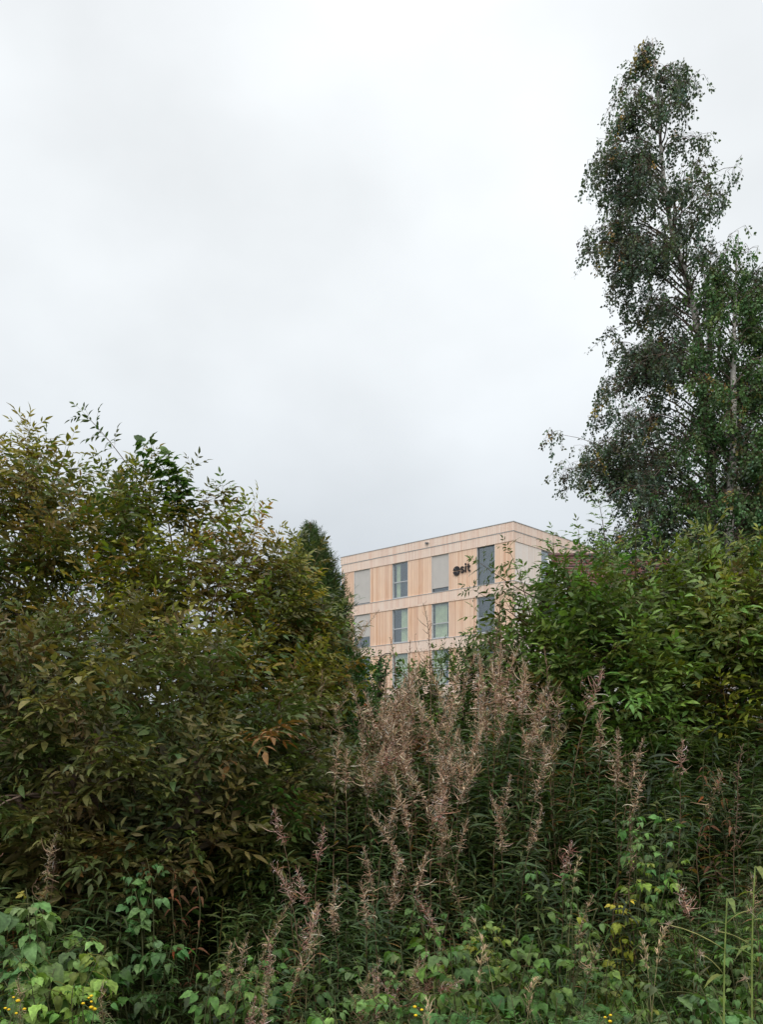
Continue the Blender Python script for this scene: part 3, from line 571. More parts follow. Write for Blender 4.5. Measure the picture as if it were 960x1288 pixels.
# ------------------------------------------------------------------ birches
def strand(L, n, sz=.05):
    a = Acc(); y = np.linspace(0, 1, 5); bx, by = G(0, .1), G(0, .1); P = np.stack([bx * L * y ** 2, by * L * y ** 2, -L * y], 1)
    a.add(*tube(P, np.linspace(.004, .0015, 5), 3), (.9, .5, .4))
    for i in range(n):
        k = U(.03, 1); p = np.array([bx * L * k * k, by * L * k * k, -L * k]); az = U(0, 6.28); d = np.array([math.cos(az), math.sin(az), -U(.2, 1.6)])
        pet = nrm(d) * .03; s = sz * U(.75, 1.15)
        a.add(*leaf(s, s * .82, U(0, .4), U(.05, .4), 3, .35), jit(.16, .06), roll(frame(d), U(-1.2, 1.2)), p + pet)
    return a.get()
STR = [[strand(L, int(L * 40) + 4) for _ in range(4)] for L in (.16, .28, .46)]
def birch(label, d, trunk, left, right, nb, pal, gaps=(), seedn=0, second=None, dens=1., fill_in=1., ymin=50, ymax=720):
    rnd = random.Random(seedn); P = [at(px, py, d) for px, py in trunk]; g = hgt(P[-1][0], d); base = np.array([P[-1][0] + .15, d, g - .1]); P.append(base)
    P = np.array(P)[::-1]; H = P[-1][2] - P[0][2]; o = np.array([base[0], d, g]); t = thing('birch_tree', label, 'birch', tuple(o), 'birches behind the elders')
    zs = P[:, 2]; zz = np.linspace(zs[0], zs[-1], 40); TP = np.stack([np.interp(zz, zs, P[:, 0]) + .02 * np.sin(zz * 2.1), np.interp(zz, zs, P[:, 1]), zz], 1)
    ta = Acc(); f = (zz - zz[0]) / H; ta.add(*tube(TP, .115 * (1 - f) ** .85 + .006, 8), (1, 1, 1)); part('trunk', ta.mesh('trunk', M_BARK, o), t)
    if second:
        Q = np.array([at(px, py, d + .3) for px, py in second])[::-1]; sa = Acc(); q2 = np.array([[np.interp(k, np.linspace(0, 1, len(Q)), Q[:, i]) for i in range(3)] for k in np.linspace(0, 1, 20)])
        sa.add(*tube(q2, np.linspace(.065, .008, 20), 7)); part('side_stem', sa.mesh('side_stem', M_BARK, o), t)
    ba = Acc(); S = [[], [], []]
    def trunk_at(z): return np.array([np.interp(z, TP[:, 2], TP[:, 0]), d, z])
    for i in range(nb):
        u = (i + rnd.random()) / nb; py = ymin + (ymax - ymin) * u ** .92; z = at(0, py, d)[2]; tp = trunk_at(z); tpx = CX + tp[0] / d * F
        az = rnd.random() * 6.283 if rnd.random() < .62 else rnd.choice((0, math.pi, math.pi)) + rnd.gauss(0, .35); cs = math.cos(az); RL = (tpx - np.interp(py, *left)) / F * d; RR = (np.interp(py, *right) - tpx) / F * d
        rr = RL if cs < 0 else RR; rdep = .5 * (RL + RR); R = math.hypot(rr * cs, rdep * math.sin(az)) * rnd.uniform(.55, 1.0) ** .6; R = max(R, .08)
        ends = np.array([rr * cs, rdep * math.sin(az), 0]); ends = ends / (np.linalg.norm(ends) + 1e-9) * R
        rise = min(.9 * R, R * .6 + .2); z0 = max(TP[0, 2] + 1.0, z - rise * .7); a0 = trunk_at(min(z0, TP[-1, 2] - .05))
        tt = np.linspace(0, 1, 9)[:, None]; droopz = rnd.uniform(.05, .35) * R
        BP = a0 + (tp + ends - a0) * np.array([1, 1, 0]) * tt + np.array([0, 0, 1]) * ((z - a0[2]) * np.sin(tt * 1.9) / math.sin(1.9) * 1.0 - droopz * tt ** 3)
        BP[:, :2] += .04 * np.sin(tt * 9 + i)
        ba.add(*tube(BP, np.linspace(.008 + .010 * R, .003, 9), 4), (.16, .12, .10))
        for c_ in range(max(1, int(round(1.0 + R * 2.6 * dens)))):
            f_ = min(.999, .25 + .75 * rnd.random() ** .65) if c_ else .97; j = min(7, int(f_ * 8)); q = BP[j] + (BP[j + 1] - BP[j]) * (f_ * 8 - j); so = .04 + .14 * R * f_; q = q + np.array([rnd.gauss(0, so), rnd.gauss(0, so), rnd.gauss(0, so * .4)])
            ba.add(*tube([BP[j], (BP[j] + q) / 2 + [0, 0, .03], q], [.006, .005, .003], 3), (.15, .11, .09)); sp = rnd.uniform(.07, .15) * min(1, .5 + R)
            for k in range(rnd.randint(5, 11)):
                p = q + np.array([rnd.gauss(0, sp), rnd.gauss(0, sp), rnd.gauss(0, sp * .7)]); ba.add(*tube([q, (q + p) / 2 + [0, 0, .02], p], [.003, .0025, .002], 3), (.13, .08, .06))
                cl = rnd.random(); S[2 if (cl < .30 and R > .7) else 1 if cl < .65 else 0].append((p, i))
    gp = [(at(x, y, d - .5), r / F * d) for x, y, r in gaps]; fa = Acc()
    for li, ls in enumerate(S):
        ls = [q for q in ls if not any(np.linalg.norm((q[0] - np.array([0, 0, .15]) - c) * np.array([1, .25, 1])) < r for c, r in gp)]
        for v in range(4):
            g_ = ls[v::4]
            if not g_: continue
            R = []
            for _ in g_: aa = U(0, 6.28); tl = rng.normal(0, .45, 2); z = nrm([tl[0], tl[1], 1]); x = nrm(np.cross((-math.sin(aa), math.cos(aa), 0), z)); R.append(np.stack([x, np.cross(z, x), z], 1))
            bcol = {i: pick(pal) for i in range(nb)}
            fa.batch(STR[li][v], np.array(R), np.array([q[0] for q in g_]), rng.uniform(.85, 1.15, len(g_)), np.array([col(bcol[q[1]] if random.random() < .6 else pick(pal[:1]), .2, .1) for q in g_]))
    part('branches', ba.mesh('branches', M_STEM, o), t); part('crown', fa.mesh('crown', M_BIRCH, o), t)
m, nt, out = newmat('birch_bark'); N = nt.nodes.new; L = nt.links.new
tc = N('ShaderNodeTexCoord'); mpn = N('ShaderNodeMapping'); mpn.inputs['Scale'].default_value = (3, 3, 9); L(tc.outputs['Object'], mpn.inputs[0]); n1 = N('ShaderNodeTexNoise'); n1.inputs['Scale'].default_value = 1.4; n1.inputs['Detail'].default_value = 6
L(mpn.outputs[0], n1.inputs['Vector']); rp = N('ShaderNodeValToRGB'); rp.color_ramp.elements[0].position = .40; rp.color_ramp.elements[0].color = (.06, .05, .045, 1); rp.color_ramp.elements[1].position = .50; rp.color_ramp.elements[1].color = (.55, .51, .47, 1)
L(n1.outputs['Fac'], rp.inputs[0]); pb = N('ShaderNodeBsdfPrincipled'); pb.inputs['Roughness'].default_value = .7; L(rp.outputs[0], pb.inputs['Base Color']); L(pb.outputs[0], out.inputs[0]); M_BARK = m
BP_ = [(6, (.048, .068, .042)), (2, (.055, .080, .035)), (.5, (.17, .12, .03)), (1.2, (.06, .055, .04))]
birch('tall leaning birch with a bare white upper trunk reaching highest into the sky', 16.,
      [(822, 48), (829, 170), (838, 240), (848, 300), (862, 350), (875, 400), (885, 450), (890, 520), (894, 600), (897, 690)],
      ([50, 75, 100, 135, 190, 235, 250, 310, 335, 370, 400, 440, 480, 520, 545, 565, 600, 640, 690, 740], [812, 796, 787, 768, 758, 770, 748, 742, 745, 768, 780, 770, 762, 755, 722, 716, 722, 738, 748, 752]),
      ([50, 75, 100, 135, 180, 215, 235, 260, 300, 360, 450, 600, 740], [828, 846, 862, 880, 888, 898, 908, 898, 895, 918, 945, 960, 965]), 150, BP_,
      gaps=[(798, 488, 24), (812, 212, 9), (812, 385, 20), (905, 195, 22), (775, 668, 10), (806, 290, 10), (872, 262, 10), (856, 325, 14), (864, 355, 15), (871, 385, 16), (878, 415, 15), (883, 442, 13), (845, 280, 6), (893, 610, 10), (775, 345, 12), (905, 280, 12), (788, 440, 10)], seedn=3, second=[(884, 330), (890, 370), (893, 410), (893, 455), (890, 480)], dens=1.15)
birch('bushier green birch just right of the tall leaning one', 15.,
      [(925, 305), (925, 400), (923, 500), (920, 600), (918, 690)], ([300, 330, 380, 450, 600, 740], [912, 895, 885, 875, 860, 850]), ([300, 330, 380, 450, 740], [935, 945, 962, 975, 980]), 85,
      [(5, (.045, .085, .028)), (2, (.06, .10, .03)), (.5, (.14, .12, .03))], seedn=5, dens=1.1, ymin=305)
birch('birch at the right edge, cut off by the picture frame', 15.5,
      [(968, 325), (972, 420), (972, 520), (975, 690)], ([320, 360, 420, 740], [955, 942, 930, 915]), ([320, 360, 420, 740], [985, 1000, 1020, 1040]), 75,
      [(5, (.038, .06, .028)), (2, (.05, .08, .03))], seedn=8, dens=1.1, ymin=322)

# ------------------------------------------------------------------ willowherbs
def ribbon(P, w, twist=0.):
    P = np.asarray(P, float); d = np.gradient(P, axis=0); V = []
    for i, p in enumerate(P):
        R = frame(d[i]); k = w * (1 - .7 * i / (len(P) - 1)) / 2; a_ = twist * i; s = R[:, 0] * math.cos(a_) + R[:, 2] * math.sin(a_); V += [p - s * k, p + s * k]
    T = []
    for i in range(len(P) - 1): q = 2 * i; T += [(q, q + 1, q + 3), (q, q + 3, q + 2)]
    return np.array(V), np.array(T)
def capsule_strip(l, curl):
    n = 6; a_ = 0.5; P = [np.zeros(3)]
    for i in range(n): a_ += curl * (i / n) ** .8 * .55; P.append(P[-1] + l / n * np.array([0, math.cos(a_ - .5), math.sin(.5 - a_) + .35]))
    return ribbon(P, .0046, U(-.35, .35))
strips = [capsule_strip(U(.042, .078), U(-1.2, 3.2)) for _ in range(18)]
wleaves = [leaf(1., .135, U(.25, .75), .3, 5, .38, U(-.1, .1)) for _ in range(8)]
FW_G = [(4, (.045, .078, .026)), (2, (.06, .09, .03)), (1, (.05, .085, .045))]; FW_R = [(1.2, (.13, .07, .035)), (1, (.17, .11, .04)), (1, (.09, .08, .03))]
def willowherb_meshes(H, spike, full=1., tone='tan', leafk=1., leafy=1.):
    bend = np.array([G(0, .07), G(0, .07), 0]); ts = np.linspace(0, 1, 14); nod = np.array([G(0, .28), G(0, .28)]); wv = U(0, 6)
    def p_at(t): k = max(0, t - .62) ** 2 * H; return np.array([bend[0] * H * t * t + nod[0] * k + .008 * math.sin(t * 17 + wv), bend[1] * H * t * t + nod[1] * k + .008 * math.cos(t * 14 + wv), H * t - .5 * k * abs(nod).sum()])
    P = np.array([p_at(t) for t in ts])
    st = Acc(); st.add(*tube(P, np.linspace(.0045, .0014, 14), 5), (.13, .085, .05)); lf = Acc(); ts0 = 1 - spike / H; n = int(H * ts0 / .016 * leafy); ph = 0
    for i in range(n):
        t = (.08 + .94 * i / n) * ts0; ph += 2.4; l = .135 * leafk * np.interp(i / n, [0, .3, .75, 1], [.75, 1, .85, .5]) * U(.8, 1.15); el = U(.1, .7) + .5 * (i / n) ** 3
        if i / n < .35 and random.random() < .45: continue
        d = np.array([math.cos(ph), math.sin(ph), el]); c = col(pick(FW_R if random.random() < np.interp(i / n, [0, .4, 1], [.5, .12, .12]) else FW_G), .15)
        V, T = random.choice(wleaves); lf.add(V * [1, 1, 1], T, c, roll(frame(d), G(0, .25)), p_at(t), l)
    sp = Acc(); n = int(spike / .0031 * full)
    pal = {'tan': [(4, (.39, .275, .185)), (3, (.52, .40, .285)), (1.3, (.68, .60, .49)), (2.5, (.24, .15, .10))], 'pink': [(4, (.37, .21, .17)), (3, (.48, .34, .27)), (1.2, (.64, .55, .50)), (2, (.27, .12, .10))],
           'green': [(3, (.20, .19, .08)), (3, (.38, .27, .18)), (1, (.42, .30, .22)), (2, (.11, .12, .05))], 'dead': [(4, (.20, .13, .095)), (2, (.28, .19, .14)), (2, (.12, .07, .05))]}[tone]
    for i in range(n):
        f = i / n; t = ts0 + (1 - ts0) * f; ph += 2.4; k = np.interp(f, [0, .2, .75, 1], [.8, 1.1, .85, .45]); el = np.interp(f, [0, .6, 1], [-.25, .25, 1.3]) + G(0, .4); k *= 1 + .25 * math.sin(f * 19 + wv)
        V, T = random.choice(strips); sp.add(V, T, col(pick(pal), .2), roll(frame((math.cos(ph), math.sin(ph), el)), G(0, .6)), p_at(t), k * U(.7, 1.2))
        if random.random() < .09:
            for _ in range(3): V, T = random.choice(strips); sp.add(V, T, (.62, .58, .54), roll(frame(rng.normal(size=3)), U(0, 3)), p_at(t) + rng.normal(0, .012, 3), U(.25, .45))
    for _ in range(random.choice((0, 0, 1, 2, 3)) if tone in ('tan', 'green', 'pink') else random.randint(0, 1)):
        t = ts0 + U(-.10, .30) * (1 - ts0); az = U(0, 6.28); ln_ = spike * U(.3, .6); b0 = p_at(t); b1 = b0 + ln_ * nrm([math.cos(az) * .45, math.sin(az) * .45, 1]); BPt = curve(b0, b1, (math.cos(az) * .03, math.sin(az) * .03, 0), 6)
        st.add(*tube(BPt, np.linspace(.002, .001, 6), 4), (.15, .09, .055))
        for i in range(int(ln_ / .0045 * full)):
            f = U(0, 1); ph += 2.4; V, T = random.choice(strips); sp.add(V, T, col(pick(pal), .2), roll(frame((math.cos(ph), math.sin(ph), f * .8 + G(0, .4))), G(0, .6)), b0 + (b1 - b0) * f, U(.5, .95) * (1.1 - .5 * f))
    return st.mesh('stem', M_STEM), lf.mesh('leaves', M_SOFT), sp.mesh('seed_spike', M_DRY)
WSPEC = {'a': (1.4, .36), 'b': (1.4, .26, 1.1), 'c': (1.4, .48, .8), 'p': (1.4, .20, .9, 'pink'), 'q': (1.4, .27, .8, 'pink'), 'g': (1.4, .36, .8, 'green', 1.1, 1.3), 'h': (1.4, .26, .75, 'green', 1.2, 1.3),
         'd': (1.5, .60, .35, 'dead', .8, .8), 'e': (1.4, .38, 1.25, 'tan'), 'n': (1.2, .02, .2, 'green', 1.15, 1.25)}
WV = {(v, k): willowherb_meshes(*sp_) for v, sp_ in WSPEC.items() for k in range(1 if v == 'n' else 3)}
def solve(px, py, H):
    ds = np.arange(2.2, 12, .02); z = EYE + (HY - py) / F * ds; x = (px - CX) / F * ds; e = np.abs(z - hgt(x, ds) - H); return float(ds[int(np.argmin(e))])
words_v = {'a': 'tan spiked', 'b': 'short tan spiked', 'c': 'very long spiked', 'p': 'short pinkish spiked', 'q': 'curly pink spiked', 'g': 'long greenish spiked',
           'h': 'thin greenish spiked', 'd': 'sparse dead', 'e': 'thick pale spiked', 'n': 'spikeless leafy'}
ordw = ['leftmost'] + [w + ' from left' for w in 'second third fourth fifth sixth seventh eighth ninth tenth eleventh twelfth'.split()]
clusters = [
 ('in the brown mass at the reddish shrub', [(446, 905, 'a', 1.25), (462, 930, 'b', 1.2), (480, 915, 'e', 1.25), (498, 900, 'a', 1.3), (508, 935, 'e', 1.2), (430, 940, 'b', 1.2)]),
 ('beside the conifer and the building edge', [(436, 757, 'c', 1.65), (410, 838, 'd', 1.45), (397, 868, 'a', 1.35), (449, 838, 'c', 1.45), (418, 920, 'b', 1.3)]),
 ('of those crossing the timber facade', [(528, 745, 'd', 1.75), (567, 742, 'd', 1.75), (546, 790, 'd', 1.6), (508, 800, 'd', 1.6), (590, 775, 'd', 1.6)]),
 ('in the tan stand below the lowest window', [(455, 842, 'e', 1.4), (469, 832, 'a', 1.45), (484, 848, 'e', 1.35), (499, 842, 'a', 1.4), (512, 872, 'b', 1.3), (474, 880, 'b', 1.25)]),
 ('in the brown stand left of the pale one', [(541, 802, 'c', 1.5), (552, 832, 'e', 1.45), (591, 858, 'a', 1.35), (561, 872, 'e', 1.35), (575, 890, 'b', 1.3), (533, 895, 'a', 1.3), (548, 905, 'e', 1.25), (580, 915, 'a', 1.25), (524, 905, 'b', 1.2), (600, 880, 'b', 1.3)]),
 ('in the pale stand under the building corner', [(607, 812, 'e', 1.5), (617, 798, 'e', 1.55), (628, 806, 'e', 1.5), (641, 818, 'a', 1.5), (655, 815, 'e', 1.5), (663, 835, 'b', 1.45), (634, 848, 'e', 1.4), (650, 862, 'e', 1.35), (622, 845, 'e', 1.4)]),
 ('of those apart before the right elder', [(677, 890, 'b', 1.35), (715, 905, 'b', 1.3), (762, 893, 'b', 1.3), (784, 930, 'b', 1.25), (868, 922, 'p', 1.25), (891, 955, 'h', 1.2), (920, 930, 'd', 1.25), (718, 800, 'd', 1.6)]),
 ('in the stand below the brown one', [(517, 985, 'p', 1.15), (540, 965, 'a', 1.2), (561, 950, 'b', 1.2), (591, 938, 'e', 1.2), (575, 1000, 'b', 1.1), (620, 975, 'b', 1.15), (636, 990, 'e', 1.1), (548, 1010, 'a', 1.1), (605, 960, 'a', 1.2), (648, 1015, 'b', 1.05)]),
 ('in the loose row before the small elder', [(372, 1008, 'p', 1.1), (430, 1032, 'p', 1.05), (392, 1075, 'q', 1.0), (432, 1100, 'b', .95), (490, 1062, 'b', 1.0), (585, 1085, 'h', .95), (372, 1085, 'p', 1.0), (460, 990, 'b', 1.1)]),
 ('in the tangle at the bottom left', [(312, 1125, 'q', 1.0), (292, 1160, 'g', .92), (322, 1175, 'g', .9), (275, 1238, 'q', .8), (345, 1265, 'p', .75), (362, 1150, 'g', .95), (330, 1215, 'g', .85), (258, 1275, 'q', .7)]),
 ('at the bottom near the centre', [(452, 1192, 'h', .85), (508, 1195, 'h', .85), (470, 1225, 'q', .8), (545, 1180, 'h', .85)]),
 ('at the left edge by the raspberries', [(8, 1020, 'p', 1.15), (35, 1035, 'g', 1.1), (80, 1000, 'd', 1.1), (130, 1225, 'h', .8), (5, 1215, 'g', .8)]),
 ('on the lower right of the bank', [(705, 1040, 'q', 1.05), (700, 1110, 'g', .95), (712, 1160, 'h', .9), (940, 1085, 'h', 1.0), (912, 1095, 'p', 1.0), (795, 1005, 'd', 1.1), (768, 965, 'b', 1.2), (660, 1130, 'n', .85)]),
]
proto = {}
for where, L_, in clusters:      # the stands are thicker than the tips one can read singly
    want = {'in the tan stand below the lowest window': 10, 'in the brown stand left of the pale one': 12, 'in the pale stand under the building corner': 12, 'in the stand below the brown one': 12, 'in the loose row before the small elder': 12,
            'in the tangle at the bottom left': 11, 'of those apart before the right elder': 11, 'on the lower right bank': 12, 'at the bottom near the centre': 12, 'in the brown mass at the reddish shrub': 11, 'beside the conifer and the building edge': 7}.get(where, 0); base_ = list(L_)
    while len(L_) < want:
        q = random.choice(base_); c_ = (q[0] + G(0, 16), q[1] + G(6, 14), random.choice('abepg' if q[2] in 'abce' else 'ghq'), q[3] * U(.9, 1.0))
        if all(abs(c_[0] - w[0]) > 4 for w in L_): L_.append(c_)
for where, L_ in clusters:
    order = sorted(range(len(L_)), key=lambda i: L_[i][0])
    for rank, i in enumerate(order):
        px, py, v, H = L_[i]; d = solve(px, py, H); x = at(px, py, d)[0]; ln = (G(0, .06), G(0, .06))
        lab = f'{words_v[v]} willowherb, {ordw[rank]} {where}'
        vv, v = v, (v, random.randrange(1 if v == 'n' else 3))
        if v not in proto:
            t = thing('willowherb', lab, 'willowherb', (0, 0, 0), 'seeding willowherbs on the bank'); proto[v] = t
            for nm, me in zip(('stem', 'leaves', 'seed_spike'), WV[v]): part(nm, me, t)
        else: t = dup(proto[v], (0, 0, 0), (0, 0, 0), (1, 1, 1), lab, 'seeding willowherbs on the bank')
        s = H / (1.5 if vv == 'd' else 1.2 if vv == 'n' else 1.4); t.scale = (s, s, s); t.location = (x - s * 1.3 * ln[1], d, hgt(x, d)); t.rotation_euler = (ln[0] * .6, ln[1], U(0, 6.28))

# leafy mass between the spikes, nobody could count it
def undergrowth():
    a = Acc(); tp = []
    for v in range(5):
        q = Acc(); ph = 0; q.add(*tube([(0, 0, 0), (0, .01, .4), (.02, 0, .8)], [.004, .003, .0015], 4), (1.4, .8, .7))
        for i in range(52):
            t_ = .08 + .74 * (i / 52) ** .8; ph += 2.4; V, T = random.choice(wleaves); q.add(V, T, jit(.2, .08), roll(frame((math.cos(ph), math.sin(ph), U(.1, .8))), G(0, .3)), np.array([.02 * t_, 0, t_]), U(.09, .15))
        tp.append(q.get())
    pts = [[] for _ in tp]
    for _ in range(2900):
        d = U(3.7, 9.0); px = U(-60, 1020); x = at(px, 0, d)[0]
        if px < 370 and d < 5.6 and random.random() < .55: continue
        z = hgt(x, d)
        if any((px - hx) ** 2 / hw ** 2 + (d - hd) ** 2 < 1 for hx, hw, hd in ( (545, 35, 3.8), (655, 25, 3.9), (770, 35, 4.3), (880, 25, 4.4))): continue
        s = U(.7, 1.2) * np.interp(d, [3.7, 5, 6, 7, 9], [.6, .95, 1.0, .72, .5]); pts[random.randrange(5)].append((x, d, z, s))
    for k, g in enumerate(pts):
        n = len(g); R = np.array([frame((G(0, .12), G(0, .12), 1), (math.cos(b), math.sin(b), 0)) for b in rng.random(n) * 6.28]); R = R[:, :, [0, 2, 1]] * np.array([1, -1, 1])
        a.batch(tp[k], R, np.array([q[:3] for q in g]), [q[3] for q in g], np.array([col(pick([(4, (.036, .066, .022)), (3, (.05, .075, .025)), (.35, (.10, .06, .03))]), .2) for _ in g]))
    o = part('undergrowth', a.mesh('undergrowth', M_SOFT)); o['kind'] = 'stuff'; o['label'] = 'dark leafy undergrowth between the taller plants'
undergrowth()

# ------------------------------------------------------------------ raspberries, tansy and the like
rleaf = []
for _ in range(8):
    q = Acc(); rach(q, .08, .3, .0014); b = jit(.08, .03)
    for an, l, yy in ((-68, .058, .05), (68, .058, .05), (0, .076, .065), *(((-80, .045, .03), (80, .045, .03)) if _ % 2 else ())):
        q.add(*leaf(l, l * .62, U(.25, .9), U(.05, .5), 8, .40, U(-.1, .1), True), b * jit(.08, .03), roll(frame((math.sin(math.radians(an)), math.cos(math.radians(an)), -.35)), G(0, .15)), np.array([0, yy, -.3 * .08]))
    rleaf.append(q.get())
def cane_plant(name, label, cat, px, py, d, canes, spread, leafs, c, size, n=7, group=None, mat=None):
    tip = at(px, py, d); g = hgt(tip[0], d); o = np.array([tip[0], d, g]); t = thing(name, label, cat, tuple(o), group); a, sa = Acc(), Acc()
    for i in range(canes):
        e = tip + np.array([G(0, spread), G(0, spread * .6), -abs(G(0, spread * .7))]); P = curve(o + [G(0, .05), G(0, .05), -.03], e, (G(0, .05), -.05, .12), 14); sa.add(*tube(P, np.linspace(.004, .0015, 14), 4), (.07, .075, .03)); ph = U(0, 6)
        for k in range(n):
            t_ = .18 + .82 * (k + 1) / n; j = min(12, int(t_ * 13)); p = P[j]; ph += 2.4; dr = np.array([math.cos(ph), math.sin(ph) - .35, U(-.1, .5)])
            V, T, C = random.choice(leafs); a.add(V, T, C * col(c, .24, .12) * (1 if random.random() > .018 else np.array([1.7, 1.1, .6])), roll(frame(dr), G(0, .35)), p, size * U(.5, 1.2) * (1 - .3 * (t_ > .9)))
    part('stems', sa.mesh('stems', M_STEM, o), t); part('leaves', a.mesh('leaves', mat or M_SOFT, o), t); return t
RG = 'raspberry canes along the foot of the bank'
for px, py, d, nc, sp, c, s, lab in [
    (560, 1125, 3.9, 4, .09, (.08, .15, .04), .75, 'tall raspberry cane leaning among the willowherbs above the bushy one'),
    (690, 1135, 3.4, 5, .08, (.10, .17, .05), .7, 'raspberry cane climbing high up the pink topped willowherb at right'),
    (300, 1200, 3.2, 4, .08, (.09, .16, .045), .65, 'raspberry cane climbing through the tangle at bottom left of centre'),
    (955, 1150, 3.2, 4, .08, (.10, .17, .045), .6, 'tall raspberry cane at the right edge behind the thistles'),
    (400, 1170, 3.5, 4, .09, (.07, .13, .04), .7, 'shaded raspberry cane halfway up, left of the central willowherbs'),
    (235, 1215, 3.7, 4, .10, (.05, .09, .03), .7, 'shaded raspberry cane at the bottom of the dark hollow at lower left'),
    (205, 1268, 3.1, 5, .12, (.06, .12, .035), .65, 'raspberry cane low in front of the dark hollow at lower left'),
    (480, 1205, 3.3, 4, .08, (.08, .15, .045), .6, 'small raspberry cane between the central willowherb stems'),
    (575, 1225, 3.0, 4, .08, (.06, .12, .035), .65, 'raspberry cane right behind the drooping pink seed head'),
    (790, 1190, 3.4, 6, .12, (.09, .15, .04), .65, 'yellowish raspberry cane behind the wide dull one on the right'),
    (900, 1265, 2.8, 6, .12, (.08, .15, .05), .7, 'raspberry cane at the foot of the left thistle'),
    (700, 1275, 2.8, 4, .08, (.08, .16, .05), .65, 'raspberry cane between the two lush feathery plants at the bottom'),
    (20, 1150, 3.9, 4, .08, (.05, .10, .03), .8, 'deep green raspberry cane at the left edge behind the pale one'),
    (520, 1235, 2.9, 6, .10, (.07, .14, .04), .8, 'raspberry cane behind the drooping pink seed head at the bottom'),
    (680, 1195, 3.3, 5, .09, (.06, .12, .035), .75, 'dark raspberry cane at the edge of the hollow, right of the bushy one'),
    (880, 1190, 3.3, 6, .12, (.08, .15, .045), .7, 'raspberry cane between the thistle and the wide dull one'),
    (55, 1115, 3.5, 5, .09, (.14, .23, .085), 1.35, 'raspberry cane with large pale green leaves in the dark hollow at lower left'),
    (60, 1195, 3.3, 5, .10, (.13, .20, .05), 1.1, 'raspberry cane with yellow green leaves below the large pale one at lower left'),
    (175, 1060, 4.0, 4, .09, (.09, .17, .06), .8, 'bright green raspberry cane standing out of the dull elder at lower left'),
    (150, 1170, 3.7, 3, .10, (.05, .11, .03), .95, 'dark green raspberry cane in the shade between the two hollows'),
    (110, 1230, 3.2, 5, .13, (.10, .19, .04), .75, 'bright raspberry cane behind the yellow flowers at lower left'),
    (15, 1260, 3.0, 4, .10, (.10, .18, .04), .7, 'raspberry cane in the bottom left corner'),
    (340, 1185, 3.4, 3, .06, (.07, .15, .04), .6, 'thin raspberry cane caught in the tangled willowherbs left of centre'),
    (430, 1232, 2.9, 6, .10, (.12, .20, .06), .95, 'pale green raspberry cane at the bottom near the centre'),
    (375, 1268, 2.9, 3, .05, (.09, .18, .04), .6, 'small raspberry cane with two bright leaves left of the central one'),
    (590, 1160, 3.3, 8, .12, (.085, .15, .04), 1.1, 'bushy raspberry cane with hanging leaves right of the bottom centre'),
    (630, 1150, 3.6, 3, .05, (.16, .20, .04), .7, 'raspberry cane with yellowing leaves beside the bushy one'),
    (820, 1015, 4.4, 5, .08, (.10, .19, .06), .8, 'bright green raspberry cane climbing out of the dark plants on the right'),
    (785, 1125, 4.1, 2, .04, (.28, .28, .04), .65, 'small yellow leaved raspberry cane at the centre right'),
    (815, 1072, 4.2, 3, .05, (.14, .20, .04), .7, 'yellow green raspberry cane just below the bright climbing one'),
    (845, 1215, 3.0, 7, .15, (.085, .14, .055), 1.1, 'wide raspberry cane with dull green leaves low on the right'),
    (740, 1240, 3.1, 4, .12, (.07, .14, .045), .8, 'raspberry cane low between the willowherb and the wide dull one'),
    (930, 1245, 3.0, 4, .10, (.08, .15, .04), .7, 'raspberry cane in the bottom right corner'),
    (695, 1080, 3.9, 3, .06, (.08, .15, .045), .7, 'raspberry cane twined round the pink topped willowherb at right'),
    (450, 945, 5.4, 3, .06, (.13, .24, .05), .6, 'single bright lime green raspberry cane above the small grey green elder')]:
    cane_plant('raspberry_cane', lab, 'raspberry', px, py, d, int(nc * 1.15 + .5), sp * 1.2, rleaf, c, s, 11, RG)
# feathery-leaved plants (tansy) with yellow buttons
fleaf = [pinnate(.13, 6, .22, U(.1, .5), .2, .34) for _ in range(6)]
for px, py, d, c, lab in [(650, 1245, 2.9, (.05, .13, .03), 'lush green feathery leaved plant at the bottom right of centre'), (760, 1262, 2.8, (.08, .17, .06), 'blue green feathery leaved plant at the bottom on the right'),
                          (945, 1110, 3.9, (.06, .13, .03), 'feathery leaved plant by the right edge'), (880, 1130, 3.9, (.07, .13, .03), 'feathery leaved plant under the short pink willowherb at right'), (600, 1270, 2.8, (.05, .12, .035), 'feathery leaved plant beside the drooping pink seed head'),
                          (470, 1262, 2.7, (.10, .16, .05), 'pale feathery leaved plant at the bottom centre')]:
    cane_plant('feathery_plant', lab, 'wild plant', px, py, d, 18, .12, fleaf, c, .9, 10, 'feathery leaved plants at the foot of the bank')
def tansy(px, py, d, heads, lab):
    t = cane_plant('tansy', lab, 'tansy', px, py + 6, d, 4, .03, fleaf, (.06, .12, .035), .7, 6, 'yellow flowering tansies'); o = np.array(t.location)
    for i in range(heads):
        a = Acc(); c = at(px, py, d) + np.array([G(0, .022), G(0, .02), G(0, .012)]); r = U(.004, .0072); P = [c + [0, 0, k] for k in (-r * .6, -r * .2, r * .3, r * .6)]; a.add(*tube(P, np.array([.5, 1, .9, .3]) * r, 8), (.75, .50, .02)); a.add(*tube(curve(at(px, py + 14, d), c, (0, 0, 0), 4), .0012, 3), (.12, .16, .05))
        part('flower_head', a.mesh('flower_head', M_FLOWER, o), t)
tansy(16, 1268, 2.7, 6, 'tansy with yellow button flowers in the bottom left corner'); tansy(122, 1262, 2.8, 6, 'tansy with yellow button flowers beside the raspberry leaves at lower left')
tansy(538, 1270, 2.7, 3, 'tansy with a few yellow buttons at the bottom centre'); tansy(765, 1282, 2.6, 3, 'tansy with orange yellow buttons at the bottom on the right')
